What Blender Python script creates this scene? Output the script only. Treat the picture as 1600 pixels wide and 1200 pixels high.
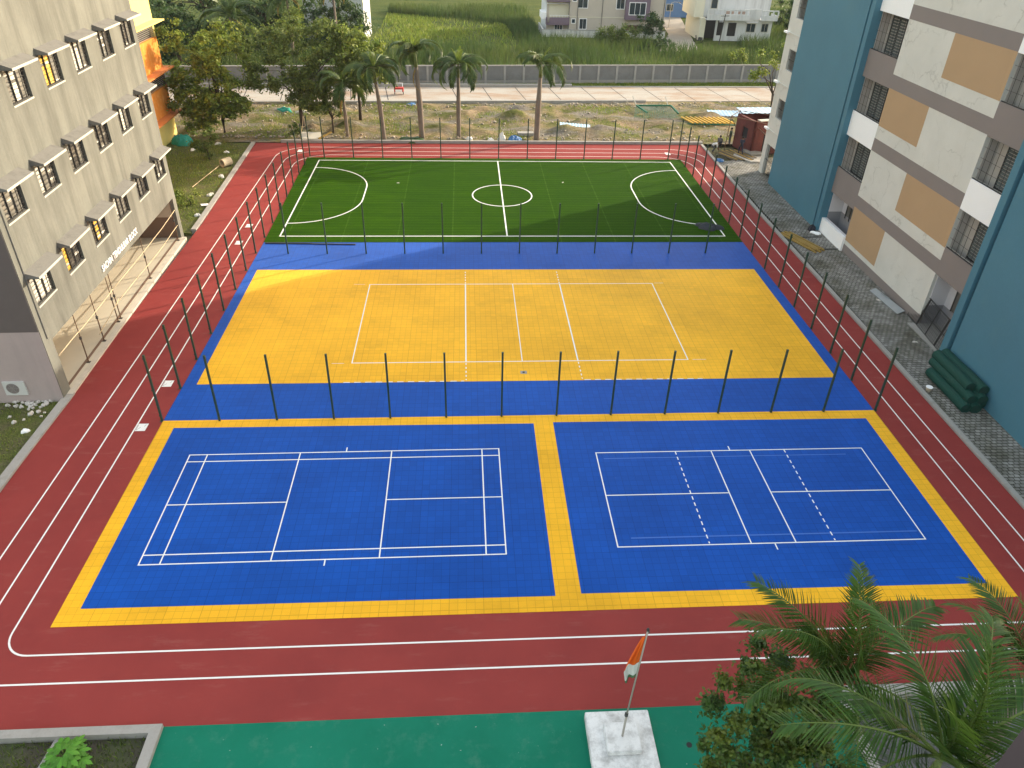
import bpy, bmesh, math, random
import numpy as np
from mathutils import Vector, Matrix
for o in list(bpy.data.objects): bpy.data.objects.remove(o)
scene = bpy.context.scene
C = scene.collection
rad = math.radians

# ------------------------------------------------------------------ camera
CAM = Vector((-2.936, -32.693, 21.436))
yaw, pitch, roll = -0.07261, 0.57177, 0.02921
def cam_matrix():
    fw = Vector((-math.sin(yaw)*math.cos(pitch), math.cos(yaw)*math.cos(pitch), -math.sin(pitch)))
    rt = Vector((math.cos(yaw), math.sin(yaw), 0)); up = rt.cross(fw)
    r2 = rt*math.cos(roll) + up*math.sin(roll); u2 = -rt*math.sin(roll) + up*math.cos(roll)
    return Matrix(((r2.x, u2.x, -fw.x, CAM.x), (r2.y, u2.y, -fw.y, CAM.y), (r2.z, u2.z, -fw.z, CAM.z), (0, 0, 0, 1)))
cd = bpy.data.cameras.new('camera'); cam = bpy.data.objects.new('camera', cd); C.objects.link(cam)
cam.matrix_world = cam_matrix()
cd.sensor_width = 36; cd.lens = 36*1146.24/1600; cd.shift_y = -43.3/1600
cd.clip_start = .1; cd.clip_end = 3000
scene.camera = cam
# ------------------------------------------------------------------ sky, sun, exposure
SUN_EL = rad(20.0); SUN_DIR = Vector((.863*math.cos(SUN_EL), .505*math.cos(SUN_EL), math.sin(SUN_EL))).normalized()
w = bpy.data.worlds.new('World'); scene.world = w; w.use_nodes = True
nt = w.node_tree; sky = nt.nodes.new('ShaderNodeTexSky'); sky.sky_type = 'NISHITA'; sky.sun_disc = False
sky.sun_elevation = SUN_EL; sky.sun_rotation = math.atan2(SUN_DIR.x, SUN_DIR.y)
sky.air_density = 1.3; sky.dust_density = 3.0; sky.ozone_density = 1.0
tint = nt.nodes.new('ShaderNodeMixRGB'); tint.blend_type = 'MULTIPLY'; tint.inputs[0].default_value = 1; tint.inputs[2].default_value = (1.0, .90, .76, 1)   # hazy, slightly warm sky
nt.links.new(sky.outputs[0], tint.inputs[1]); hz = nt.nodes.new('ShaderNodeMixRGB'); hz.inputs[0].default_value = .5; hz.inputs[2].default_value = (2.3, 2.3, 2.25, 1)   # even haze veil over the whole sky
nt.links.new(tint.outputs[0], hz.inputs[1]); nt.links.new(hz.outputs[0], nt.nodes['Background'].inputs[0]); nt.nodes['Background'].inputs[1].default_value = .15
sd = bpy.data.lights.new('sun', 'SUN'); sun = bpy.data.objects.new('sun', sd); C.objects.link(sun)
sd.energy = 1.8; sd.angle = rad(.6); sd.color = (1, .87, .68)
sun.rotation_euler = SUN_DIR.to_track_quat('Z', 'Y').to_euler()
vs = scene.view_settings; vs.view_transform = 'Standard'; vs.look = 'None'; vs.gamma = 1; vs.exposure = 1.98

# ------------------------------------------------------------------ light haze over the far field
hm = bpy.data.materials.new('haze_air'); hm.use_nodes = True; hm.node_tree.nodes.clear()
ho = hm.node_tree.nodes.new('ShaderNodeOutputMaterial'); hv = hm.node_tree.nodes.new('ShaderNodeVolumePrincipled')
hv.inputs['Color'].default_value = (.86, .92, 1, 1); hv.inputs['Density'].default_value = .00011; hv.inputs['Anisotropy'].default_value = .2
hm.node_tree.links.new(hv.outputs[0], ho.inputs['Volume'])
hx, hy0, hy1, hz0, hz1 = 130, -70, 260, -2, 26
hme = bpy.data.meshes.new('haze'); hme.from_pydata([(x, y, z) for z in (hz0, hz1) for x, y in ((-hx, hy0), (hx, hy0), (hx, hy1), (-hx, hy1))], [], [(3, 2, 1, 0), (4, 5, 6, 7), (0, 1, 5, 4), (1, 2, 6, 5), (2, 3, 7, 6), (3, 0, 4, 7)])
hme.materials.append(hm); hob = bpy.data.objects.new('haze', hme); C.objects.link(hob); hob['kind'] = 'stuff'; hob['label'] = 'thin pale haze in the air over the far field'
# ------------------------------------------------------------------ node helpers
class NB:
    def __init__(s, name):
        s.m = bpy.data.materials.new(name); s.m.use_nodes = True; s.t = s.m.node_tree
        s.b = s.t.nodes['Principled BSDF']; s.out = s.t.nodes['Material Output']
        s.tc = s.t.nodes.new('ShaderNodeTexCoord')
    def n(s, typ, **kw):
        x = s.t.nodes.new('ShaderNode'+typ)
        for k, v in kw.items():
            if k in x.inputs.keys(): s.set(x.inputs[k], v)
            else: setattr(x, k, v)
        return x
    def set(s, inp, v):
        if hasattr(v, 'is_output'): s.t.links.new(v, inp)
        else: inp.default_value = v
    def mix(s, f, a, b, mode='MIX'):
        x = s.t.nodes.new('ShaderNodeMixRGB'); x.blend_type = mode
        for i, v in zip(range(3), (f, a, b)):
            if isinstance(v, tuple) and len(v) == 3: v = v+(1,)
            s.set(x.inputs[i], v)
        return x.outputs[0]
    def noise(s, scale, detail=4, rough=.6, vec=None, dist=0):
        x = s.n('TexNoise', Scale=scale, Detail=detail, Roughness=rough, Distortion=dist)
        s.t.links.new(vec or s.tc.outputs['Object'], x.inputs['Vector']); return x.outputs['Fac']
    def ramp(s, f, p0, p1, c0=(0, 0, 0), c1=(1, 1, 1)):
        x = s.t.nodes.new('ShaderNodeValToRGB'); e = x.color_ramp.elements
        e[0].position, e[1].position = p0, p1; e[0].color = c0+(1,); e[1].color = c1+(1,)
        s.set(x.inputs[0], f); return x.outputs[0]
    def mapping(s, scale=(1, 1, 1), rot=(0, 0, 0)):
        x = s.t.nodes.new('ShaderNodeMapping'); x.inputs['Scale'].default_value = scale; x.inputs['Rotation'].default_value = rot
        s.t.links.new(s.tc.outputs['Object'], x.inputs['Vector']); return x.outputs[0]
    def bump(s, h, strength=.3, dist=.02):
        x = s.n('Bump', Strength=strength, Distance=dist, Height=h); s.t.links.new(x.outputs[0], s.b.inputs['Normal'])
    def done(s, col, rough=.8, spec=.3, metal=0):
        if isinstance(col, tuple) and len(col) == 3: col = col+(1,)
        s.set(s.b.inputs['Base Color'], col); s.set(s.b.inputs['Roughness'], rough)
        s.b.inputs['Specular IOR Level'].default_value = spec; s.b.inputs['Metallic'].default_value = metal
        return s.m
def sc(c, k): return tuple(min(1, v*k) for v in c)
MATS = {}
def mk(name, col, rough=.8, var=.15, scale=1.5, fine=12., spec=.3, metal=0, bump=0, bscale=30, dirt=None, dirtamt=.5, dirtscale=.8, streak=False):
    """painted / plain surface: two scales of tone variation, optional dirt colour with its own shape"""
    if name in MATS: return MATS[name]
    b = NB(name)
    a = b.mix(b.ramp(b.noise(scale, 5), .3, .7), sc(col, 1-var), sc(col, 1+var))
    a = b.mix(.5, a, b.mix(b.noise(fine, 3), sc(col, 1-var*.8), sc(col, 1+var*.8)))
    if dirt:
        v = b.mapping((1.2, 1.2, .12)) if streak else None
        f = b.ramp(b.noise(dirtscale, 8, .7, v), .62-.25*dirtamt, .78-.1*dirtamt)
        f2 = b.n('Math', operation='MULTIPLY'); b.set(f2.inputs[0], f); f2.inputs[1].default_value = dirtamt
        a = b.mix(f2.outputs[0], a, dirt)
    if bump: b.bump(b.noise(bscale, 5), bump, .02)
    MATS[name] = b.done(a, rough, spec, metal); return MATS[name]
def tile_mat(name, col, lum=.075, gap=.72, sheen=.11):
    b = NB(name)
    v = b.tc.outputs['Object']
    def brick(w_, c1, c2, mo, ms):
        x = b.n('TexBrick', offset=0.0, squash=1.0, Scale=1.0); x.inputs['Color1'].default_value = c1+(1,); x.inputs['Color2'].default_value = c2+(1,)
        x.inputs['Mortar'].default_value = mo+(1,); x.inputs['Mortar Size'].default_value = ms; x.inputs['Brick Width'].default_value = w_; x.inputs['Row Height'].default_value = w_
        x.inputs['Mortar Smooth'].default_value = .3; x.inputs['Bias'].default_value = 0
        b.t.links.new(v, x.inputs['Vector']); return x
    x = brick(.3048, sc(col, 1-lum), sc(col, 1+lum*.6), sc(col, gap), .011)
    y = brick(1.2192, (.96, .96, .96), (1.03, 1.03, 1.03), (.86, .86, .86), .014)
    a = b.mix(1, x.outputs['Color'], y.outputs['Color'], 'MULTIPLY')
    big = b.ramp(b.noise(.16, 4, .5), .3, .72, (.85, .85, .86), (1.1, 1.1, 1.1))
    a = b.mix(1, a, big, 'MULTIPLY')
    # scuffs: pale dust marks with a shape of their own
    sm = b.ramp(b.noise(1.1, 10, .75, b.mapping((1, 2.2, 1))), .66, .8)
    f = b.n('Math', operation='MULTIPLY'); b.set(f.inputs[0], sm); f.inputs[1].default_value = .30
    a = b.mix(f.outputs[0], a, (.62, .6, .56))
    st_ = b.ramp(b.noise(.45, 9, .7, b.mapping((.6, 1.3, 1), (0, 0, .4))), .5, .72, (1, 1, 1), (.84, .85, .87)); a = b.mix(1, a, st_, 'MULTIPLY')   # dried water stains
    # perforated tile: fine grid bump
    g = b.n('TexVoronoi', Scale=42.0); g.feature = 'F1'; g.distance = 'CHEBYCHEV'; g.inputs['Randomness'].default_value = 0
    b.t.links.new(v, g.inputs['Vector'])
    b.bump(g.outputs['Distance'], .35, .006)
    b.b.inputs['Sheen Weight'].default_value = sheen; b.b.inputs['Sheen Roughness'].default_value = .45
    return b.done(a, .5, .06)
def leaf_mat(name, col, col2, trans=.45, rough=.55, scale=.9):
    b = NB(name)
    gi = b.n('NewGeometry')
    a = b.mix(gi.outputs['Random Per Island'], sc(col, .58), sc(col, 1.4))
    a = b.mix(b.ramp(b.noise(scale, 3), .42, .66), a, b.mix(gi.outputs['Random Per Island'], sc(col2, .75), sc(col2, 1.25)))
    b.done(a, rough, .3)
    t = b.n('BsdfTranslucent'); b.set(t.inputs['Color'], b.mix(.3, a, (.30, .42, .06)))
    mx = b.n('MixShader'); mx.inputs[0].default_value = trans*.6
    b.t.links.new(b.b.outputs[0], mx.inputs[1]); b.t.links.new(t.outputs[0], mx.inputs[2]); b.t.links.new(mx.outputs[0], b.out.inputs['Surface'])
    return b.m

# ------------------------------------------------------------------ mesh helpers
class MB:
    def __init__(s): s.v = []; s.f = []; s.mi = []; s.cur = 0
    def m(s, i): s.cur = i; return s
    def add(s, vs_, fs):
        k = len(s.v); s.v += [tuple(v) for v in vs_]
        for f in fs: s.f.append(tuple(i+k for i in f)); s.mi.append(s.cur)
        return s
    def box(s, x0, x1, y0, y1, z0, z1):
        return s.add([(x0, y0, z0), (x1, y0, z0), (x1, y1, z0), (x0, y1, z0), (x0, y0, z1), (x1, y0, z1), (x1, y1, z1), (x0, y1, z1)],
            [(3, 2, 1, 0), (4, 5, 6, 7), (0, 1, 5, 4), (1, 2, 6, 5), (2, 3, 7, 6), (3, 0, 4, 7)])
    def obox(s, c, size, M):
        hx, hy, hz = size[0]/2, size[1]/2, size[2]/2; c = Vector(c)
        p = [c+M @ Vector((x*hx, y*hy, z*hz)) for z in (-1, 1) for x, y in ((-1, -1), (1, -1), (1, 1), (-1, 1))]
        return s.add(p, [(3, 2, 1, 0), (4, 5, 6, 7), (0, 1, 5, 4), (1, 2, 6, 5), (2, 3, 7, 6), (3, 0, 4, 7)])
    def bar(s, a, b, w_, h=None):
        a, b = Vector(a), Vector(b); d = b-a
        M = d.to_track_quat('X', 'Z').to_matrix()
        return s.obox((a+b)/2, (d.length, w_, h or w_), M)
    def prism(s, pts, z0, z1):
        n = len(pts); k = [(x, y, z0) for x, y in pts]+[(x, y, z1) for x, y in pts]
        return s.add(k, [tuple(range(n))[::-1], tuple(range(n, 2*n))]+[(i, (i+1) % n, n+(i+1) % n, n+i) for i in range(n)])
    def tube(s, pts, rr, n=8, cap=True):
        pts = [Vector(p) for p in pts]; rings = []
        if not hasattr(rr, '__len__'): rr = [rr]*len(pts)
        up = Vector((0, 0, 1))
        for i, p in enumerate(pts):
            d = (pts[min(i+1, len(pts)-1)]-pts[max(i-1, 0)]).normalized()
            u = d.cross(up)
            if u.length < .05: u = d.cross(Vector((1, 0, 0)))
            u.normalize(); v = d.cross(u)
            rings.append([p+(u*math.cos(t)+v*math.sin(t))*rr[i] for t in [2*math.pi*j/n for j in range(n)]])
        vs_ = [q for r in rings for q in r]; fs = []
        for i in range(len(pts)-1):
            for j in range(n): fs.append((i*n+j, i*n+(j+1) % n, (i+1)*n+(j+1) % n, (i+1)*n+j))
        if cap: fs += [tuple(range(n))[::-1], tuple(range((len(pts)-1)*n, len(pts)*n))]
        return s.add(vs_, fs)
    def lathe(s, prof, n=16, c=(0, 0, 0)):
        vs_ = [(c[0]+r*math.cos(2*math.pi*j/n), c[1]+r*math.sin(2*math.pi*j/n), c[2]+z) for r, z in prof for j in range(n)]
        fs = [(i*n+j, i*n+(j+1) % n, (i+1)*n+(j+1) % n, (i+1)*n+j) for i in range(len(prof)-1) for j in range(n)]
        return s.add(vs_, fs+[tuple(range(n))[::-1], tuple(range((len(prof)-1)*n, len(prof)*n))])
    def strip(s, pts, wd, z, closed=False):
        n = len(pts); L = []; 
        for i in range(n):
            a = Vector(pts[(i-1) % n] if (closed or i > 0) else pts[i]); b = Vector(pts[(i+1) % n] if (closed or i < n-1) else pts[i]); p = Vector(pts[i])
            d1 = (p-a); d2 = (b-p)
            d1 = d1.normalized() if d1.length > 1e-6 else d2.normalized(); d2 = d2.normalized() if d2.length > 1e-6 else d1
            t = (d1+d2).normalized(); nn = Vector((-t.y, t.x)); k = wd/2/max(.4, nn.dot(Vector((-d1.y, d1.x))))
            L.append((p+nn*k, p-nn*k))
        vs_ = [(q.x, q.y, z) for pr in L for q in pr]; m = n if closed else n-1
        return s.add(vs_, [(2*i+1, 2*((i+1) % n)+1, 2*((i+1) % n), 2*i) for i in range(m)])
    def wall(s, x0, x1, z0, z1, holes, y0, y1):
        """wall slab in the local x-z plane with real openings; y0 is the outside"""
        xs = sorted({x0, x1} | {min(max(h[i], x0), x1) for h in holes for i in (0, 1)}); zs = sorted({z0, z1} | {min(max(h[i], z0), z1) for h in holes for i in (2, 3)})
        solid = lambda i, j: 0 <= i < len(xs)-1 and 0 <= j < len(zs)-1 and not any(h[0]-1e-6 <= xs[i] and xs[i+1] <= h[1]+1e-6 and h[2]-1e-6 <= zs[j] and zs[j+1] <= h[3]+1e-6 for h in holes)
        for i in range(len(xs)-1):
            for j in range(len(zs)-1):
                if not solid(i, j): continue
                a, b, c, d = xs[i], xs[i+1], zs[j], zs[j+1]
                s.add([(a, y0, c), (b, y0, c), (b, y0, d), (a, y0, d)], [(0, 1, 2, 3)]); s.add([(a, y1, c), (b, y1, c), (b, y1, d), (a, y1, d)], [(3, 2, 1, 0)])
                if not solid(i-1, j): s.add([(a, y0, c), (a, y0, d), (a, y1, d), (a, y1, c)], [(0, 1, 2, 3)])
                if not solid(i+1, j): s.add([(b, y0, c), (b, y1, c), (b, y1, d), (b, y0, d)], [(0, 1, 2, 3)])
                if not solid(i, j-1): s.add([(a, y0, c), (a, y1, c), (b, y1, c), (b, y0, c)], [(0, 1, 2, 3)])
                if not solid(i, j+1): s.add([(a, y0, d), (b, y0, d), (b, y1, d), (a, y1, d)], [(0, 1, 2, 3)])
        return s
    def mesh(s, name, mats, smooth=False):
        me = bpy.data.meshes.new(name); me.from_pydata(s.v, [], s.f)
        for m_ in (mats if isinstance(mats, (list, tuple)) else [mats]): me.materials.append(m_)
        me.polygons.foreach_set('material_index', s.mi)
        if smooth: me.polygons.foreach_set('use_smooth', [True]*len(s.f))
        me.update(); return me
    def build(s, name, mats, parent=None, smooth=False):
        o = bpy.data.objects.new(name, s.mesh(name, mats, smooth)); C.objects.link(o)
        if parent: o.parent = parent
        return o
def npmesh(name, V, F, mat, mi=None):
    me = bpy.data.meshes.new(name); V = np.asarray(V, np.float32); F = np.asarray(F, np.int32); k = F.shape[1]
    me.vertices.add(len(V)); me.vertices.foreach_set('co', V.ravel())
    me.loops.add(F.size); me.loops.foreach_set('vertex_index', F.ravel())
    me.polygons.add(len(F)); me.polygons.foreach_set('loop_start', np.arange(0, F.size, k, dtype=np.int32)); me.polygons.foreach_set('loop_total', np.full(len(F), k, np.int32))
    for m_ in (mat if isinstance(mat, (list, tuple)) else [mat]): me.materials.append(m_)
    if mi is not None: me.polygons.foreach_set('material_index', np.asarray(mi, np.int32))
    me.update(calc_edges=True); return me
def link(name, me, parent=None, loc=None, rz=None):
    o = bpy.data.objects.new(name, me); C.objects.link(o)
    if parent: o.parent = parent
    if loc: o.location = loc
    if rz is not None: o.rotation_euler = (0, 0, rz)
    return o
def tag(o, label, cat, group=None, kind=None):
    if label: o['label'] = label
    if cat: o['category'] = cat
    if group: o['group'] = group
    if kind: o['kind'] = kind
    return o
def thing(name, label, cat, loc=(0, 0, 0), rz=0, group=None):
    o = bpy.data.objects.new(name, None); C.objects.link(o); o.location = loc; o.rotation_euler = (0, 0, rz); o.empty_display_size = .3
    return tag(o, label, cat, group)
def struct(o, kind='structure'): o['kind'] = kind; return o
def dup(o, parent=None):
    c = o.copy(); C.objects.link(c); c.parent = parent
    for ch in list(o.children): dup(ch, c)
    return c
ORD = ['first', 'second', 'third', 'fourth', 'fifth', 'sixth', 'seventh', 'eighth', 'ninth', 'tenth', 'eleventh', 'twelfth', 'thirteenth', 'fourteenth', 'fifteenth', 'sixteenth', 'seventeenth', 'eighteenth']
R = random.Random(7); NR = np.random.default_rng(11)

# ------------------------------------------------------------------ materials
white = mk('white_line_paint', (.80, .80, .78), .6, .06, 2, 20, dirt=(.55, .5, .46), dirtamt=.25, dirtscale=3)
m_white = mk('white_wall_paint', (.88, .885, .89), .7, .03, .8, 9)
m_blue = tile_mat('blue_court_tile', (.004, .076, .40)); m_yel = tile_mat('yellow_court_tile', (.86, .45, .022), .045, .80, .10)
m_conc = mk('grey_kerb_concrete', (.34, .33, .31), .9, .2, 1.5, 14, bump=.3, dirt=(.16, .15, .13), dirtamt=.6, dirtscale=1.5)
m_post = mk('dark_green_post_paint', (.018, .05, .032), .45, .2, 2, 9, spec=.5)
m_steel = mk('dark_steel', (.05, .05, .05), .5, .2, 3, 9, spec=.5, metal=.3)
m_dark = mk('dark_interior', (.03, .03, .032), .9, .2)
m_bark = mk('bark', (.13, .10, .075), .95, .3, 2, 10, bump=.5, bscale=12)
m_dbark = mk('dark_bark', (.06, .045, .035), .95, .3, 2, 10, bump=.5, bscale=12)
# running track: red rubber with fine grain, pale dust, drag marks
b = NB('red_track_rubber')
a = b.mix(b.ramp(b.noise(.35, 8, .65), .3, .7), (.235, .039, .038), (.335, .056, .05))
a = b.mix(b.ramp(b.noise(60, 3, .7), .35, .65), sc((.3, .05, .045), .72), a)
f = b.n('Math', operation='MULTIPLY'); b.set(f.inputs[0], b.ramp(b.noise(1.3, 12, .75, b.mapping((.4, 1.5, 1))), .55, .85)); f.inputs[1].default_value = .20
a = b.mix(f.outputs[0], a, (.5, .33, .29))
f = b.n('Math', operation='MULTIPLY'); b.set(f.inputs[0], b.ramp(b.noise(6, 3, .5), .72, .76)); f.inputs[1].default_value = .2
a = b.mix(f.outputs[0], a, (.12, .03, .03)); b.bump(b.noise(90, 3), .3, .01)
m_track = b.done(a, .7, .1)
b = NB('green_pavement_paint')
a = b.mix(b.ramp(b.noise(.35, 5), .3, .7), (.006, .145, .088), (.012, .185, .118))
f = b.n('Math', operation='MULTIPLY'); b.set(f.inputs[0], b.ramp(b.noise(1.2, 12, .78), .52, .85)); f.inputs[1].default_value = .32
a = b.mix(f.outputs[0], a, (.2, .32, .25)); f = b.n('Math', operation='MULTIPLY'); b.set(f.inputs[0], b.ramp(b.noise(7, 3), .72, .735)); f.inputs[1].default_value = .7
a = b.mix(f.outputs[0], a, (.5, .52, .48)); b.bump(b.noise(40, 4), .15, .01); m_greenpave = b.done(a, .55, .06)
# turf: short blades, roll seams and nap bands
b = NB('artificial_turf')
st = b.n('TexBrick', offset=0.0, Scale=1.0); st.inputs['Brick Width'].default_value = 3.9; st.inputs['Row Height'].default_value = 40.; st.inputs['Mortar Size'].default_value = .05
for k, v in (('Color1', (.027, .08, .001, 1)), ('Color2', (.034, .094, .001, 1)), ('Mortar', (.06, .135, .014, 1))): st.inputs[k].default_value = v
b.t.links.new(b.tc.outputs['Object'], st.inputs['Vector'])
a = b.mix(b.ramp(b.noise(.5, 6, .65, b.mapping((.5, 2.5, 1))), .3, .7), sc((.027, .085, .003), .75), st.outputs['Color'])
wv = b.n('TexWave', Scale=.62, Distortion=1.2, Detail=2.0); wv.bands_direction = 'Y'; b.t.links.new(b.tc.outputs['Object'], wv.inputs['Vector']); a = b.mix(1, a, b.ramp(wv.outputs['Fac'], .3, .7, (.88, .89, .88), (1.08, 1.07, 1.06)), 'MULTIPLY')   # rows of pile
a = b.mix(b.ramp(b.noise(45, 2, .7), .3, .7), b.mix(1, a, (.62, .62, .62), 'MULTIPLY'), b.mix(1, a, (1.25, 1.25, 1.2), 'MULTIPLY'))
f = b.n('Math', operation='MULTIPLY'); b.set(f.inputs[0], b.ramp(b.noise(2.2, 10, .8), .7, .8)); f.inputs[1].default_value = .2
a = b.mix(f.outputs[0], a, (.10, .16, .03)); b.bump(b.noise(60, 3, .8), .9, .03); m_turf = b.done(a, .8, .03)
# ground earth / grass
b = NB('earth_ground')
a = b.mix(b.ramp(b.noise(.25, 8, .65), .38, .62), (.20, .165, .11), (.07, .10, .03))
a = b.mix(b.ramp(b.noise(5, 6, .7), .3, .7), sc((.12, .1, .07), .7), a); b.bump(b.noise(6, 6), .6, .08); m_earth = b.done(a, .95, .1)
b = NB('rubble_earth')
a = b.mix(b.ramp(b.noise(.35, 8, .7), .40, .58), (.30, .235, .16), (.125, .14, .04))
a = b.mix(b.ramp(b.noise(.23, 6, .6, b.mapping((1, 1.6, 1), (0, 0, .5))), .48, .62), a, (.23, .215, .195))
a = b.mix(b.ramp(b.noise(3.2, 9, .8), .34, .66), b.mix(1, a, (.5, .47, .42), 'MULTIPLY'), b.mix(1, a, (1.3, 1.25, 1.15), 'MULTIPLY'))
a = b.mix(b.ramp(b.noise(11, 6, .8), .64, .7), a, (.55, .53, .5)); b.bump(b.noise(5, 8, .75), 1, .15); m_rubble = b.done(a, .95, .1)
b = NB('grassy_soil')
a = b.mix(b.ramp(b.noise(1.1, 8, .7), .42, .66), (.14, .175, .035), (.18, .15, .095)); a = b.mix(b.ramp(b.noise(14, 6, .8), .35, .66), sc((.08, .09, .04), .6), a)
b.bump(b.noise(12, 8), .9, .06); m_soil = b.done(a, .95, .1)
b = NB('field_grass')
a = b.mix(b.ramp(b.noise(.09, 6, .6, b.mapping((1, 3, 1))), .35, .65), (.05, .085, .018), (.115, .135, .03))
a = b.mix(b.ramp(b.noise(2.5, 6, .7), .3, .7), b.mix(1, a, (.55, .6, .5), 'MULTIPLY'), a); b.bump(b.noise(3, 6), 1, .3); m_field = b.done(a, .95, .1)
b = NB('road_slab')
a = b.mix(b.ramp(b.noise(.3, 9, .7, b.mapping((.45, 1.4, 1))), .42, .62), (.44, .42, .38), (.37, .275, .205))
a = b.mix(b.ramp(b.noise(2.5, 8, .75), .62, .72), a, (.2, .17, .14)); a = b.mix(b.ramp(b.noise(9, 5), .3, .7), b.mix(1, a, (.82, .8, .78), 'MULTIPLY'), a); m_road = b.done(a, .9, .2)
# pavers: staggered interlocking blocks with dirty moss joints
b = NB('paver_blocks')
nz = b.n('TexNoise', Scale=4.0, Detail=2.0); b.t.links.new(b.tc.outputs['Object'], nz.inputs['Vector'])
vm = b.n('VectorMath', operation='MULTIPLY_ADD'); b.t.links.new(nz.outputs['Color'], vm.inputs[0]); vm.inputs[1].default_value = (.09, .09, 0); b.t.links.new(b.tc.outputs['Object'], vm.inputs[2])
x = b.n('TexBrick', offset=.5, Scale=1.0); x.inputs['Brick Width'].default_value = .27; x.inputs['Row Height'].default_value = .21; x.inputs['Mortar Size'].default_value = .026; x.inputs['Mortar Smooth'].default_value = .5
for k, v in (('Color1', (.20, .195, .185, 1)), ('Color2', (.33, .325, .31, 1)), ('Mortar', (.045, .045, .032, 1))): x.inputs[k].default_value = v
b.t.links.new(vm.outputs[0], x.inputs['Vector'])
a = b.mix(b.ramp(b.noise(.55, 8, .7), .42, .62), x.outputs['Color'], b.mix(1, x.outputs['Color'], (.55, .54, .46), 'MULTIPLY'))
a = b.mix(b.ramp(b.noise(1.6, 8, .75), .62, .72), a, (.09, .085, .05)); b.bump(x.outputs['Fac'], -.6, .03); m_paver = b.done(a, .9, .2)
m_beige0 = mk('beige_render', (.60, .595, .55), .85, .06, .7, 8, dirt=(.40, .39, .35), dirtamt=.30, dirtscale=.9, bump=.08)
b = NB('beige_render_hairline')          # hairline cracks and faint repair patches in the beige render
dv = b.n('VectorMath', operation='MULTIPLY_ADD'); nz = b.n('TexNoise', Scale=1.4, Detail=4.0); b.t.links.new(b.tc.outputs['Object'], nz.inputs['Vector']); b.t.links.new(nz.outputs['Color'], dv.inputs[0]); dv.inputs[1].default_value = (1.2, 1.2, 1.2); b.t.links.new(b.tc.outputs['Object'], dv.inputs[2])
vo = b.n('TexVoronoi', Scale=.42); vo.feature = 'DISTANCE_TO_EDGE'; b.t.links.new(dv.outputs[0], vo.inputs['Vector'])
a = b.mix(b.ramp(b.noise(.5, 5), .3, .7), (.565, .56, .515), (.63, .625, .58)); a = b.mix(b.ramp(b.noise(1.1, 9, .75), .55, .8), a, (.50, .495, .45))
ck = b.n('Math', operation='MULTIPLY'); b.set(ck.inputs[0], b.ramp(vo.outputs['Distance'], .0, .022, (1, 1, 1), (0, 0, 0))); b.set(ck.inputs[1], b.ramp(b.noise(.6, 2), .42, .6))
k2 = b.n('Math', operation='MULTIPLY'); b.set(k2.inputs[0], ck.outputs[0]); k2.inputs[1].default_value = .5; a = b.mix(k2.outputs[0], a, (.33, .32, .29)); b.bump(b.noise(20, 4), .08, .02)
m_beige = b.done(a, .85, .2)
m_taupe = mk('taupe_paint', (.225, .195, .185), .8, .07, .5, 9); m_tan = mk('tan_paint', (.42, .285, .165), .8, .06, .5, 9)
m_teal = mk('teal_paint', (.068, .185, .255), .55, .12, .35, 6, dirt=(.09, .2, .24), dirtamt=.4, dirtscale=.5, bump=.05)
m_rconc = mk('raw_cement_render', (.178, .182, .160), .95, .3, .35, 7, dirt=(.085, .085, .075), dirtamt=.8, dirtscale=.9, streak=True, bump=.25, bscale=25)
m_pink = mk('pinkish_cement_render', (.40, .33, .315), .9, .1, .6, 10, dirt=(.28, .25, .24), dirtamt=.5, streak=True)
m_dtaupe = mk('dark_taupe_paint', (.125, .105, .10), .85, .08)
m_hood = mk('weathered_hood_slab', (.19, .185, .17), .95, .2, 2, 14, dirt=(.09, .088, .08), dirtamt=.7, dirtscale=2, bump=.3)
m_hoodw = mk('pale_hood_edge', (.50, .48, .42), .9, .08)
m_floor = mk('hall_floor_tile', (.56, .52, .42), .45, .08, .6, 3); m_brown = mk('brown_hall_paint', (.19, .125, .09), .8, .08)
m_slatw = mk('frosted_white_louvre', (.62, .6, .54), .25, .15, 4, 9, spec=.5); m_slaty = mk('yellow_louvre', (.72, .44, .07), .35, .15, 4, 9, spec=.5)  # white slats, and yellow slats for some window columns
m_slatg = mk('grey_glass_louvre', (.16, .155, .14), .2, .3, 3, 9, spec=.6); m_slatd = mk('dark_glass_louvre', (.06, .055, .05), .2, .3, 3, 9, spec=.6)
m_bar = mk('black_window_bars', (.025, .025, .025), .5, .1)
m_orange = mk('orange_wall_paint', (.70, .25, .035), .85, .1, .6, 9, dirt=(.85, .55, .22), dirtamt=.5, dirtscale=2.2); m_yellowp = mk('pale_yellow_wall_paint', (.80, .66, .22), .85, .06)
m_glass = mk('dark_window_glass', (.03, .05, .065), .12, .2, 1, 3, spec=.8)

# ------------------------------------------------------------------ ground and surfaces
def sheet(name, pts, z, mat, parent=None, z0=None):
    mb = MB()
    if z0 is None: mb.add([(x, y, z) for x, y in pts], [tuple(range(len(pts)))])
    else: mb.prism(pts, z0, z)
    o = mb.build(name, mat, parent); return struct(o)
sheet('ground', [(-125, -65), (125, -65), (125, 255), (-125, 255)], -.30, m_earth)
track = sheet('running_track', [(-22.1, -19.7), (-12.1, -19.7), (20.2, -19.7), (20.2, -2.8), (20.15, 21.5), (20.5, 39.15), (-22.95, 38.75), (-22.2, 19), (-22.2, -2), (-22.05, -9)], 0, m_track, z0=-.35)
green = sheet('green_pavement', [(-12.1, -40), (8.6, -40), (8.6, -19.704), (-12.1, -19.704)], .004, m_greenpave, z0=-.35)
court = sheet('sports_court', [(-17.1, -4.72), (17.1, -4.72), (17.1, 15.48), (-17.0, 15.48)], .014, m_blue, z0=-.02)
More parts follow.
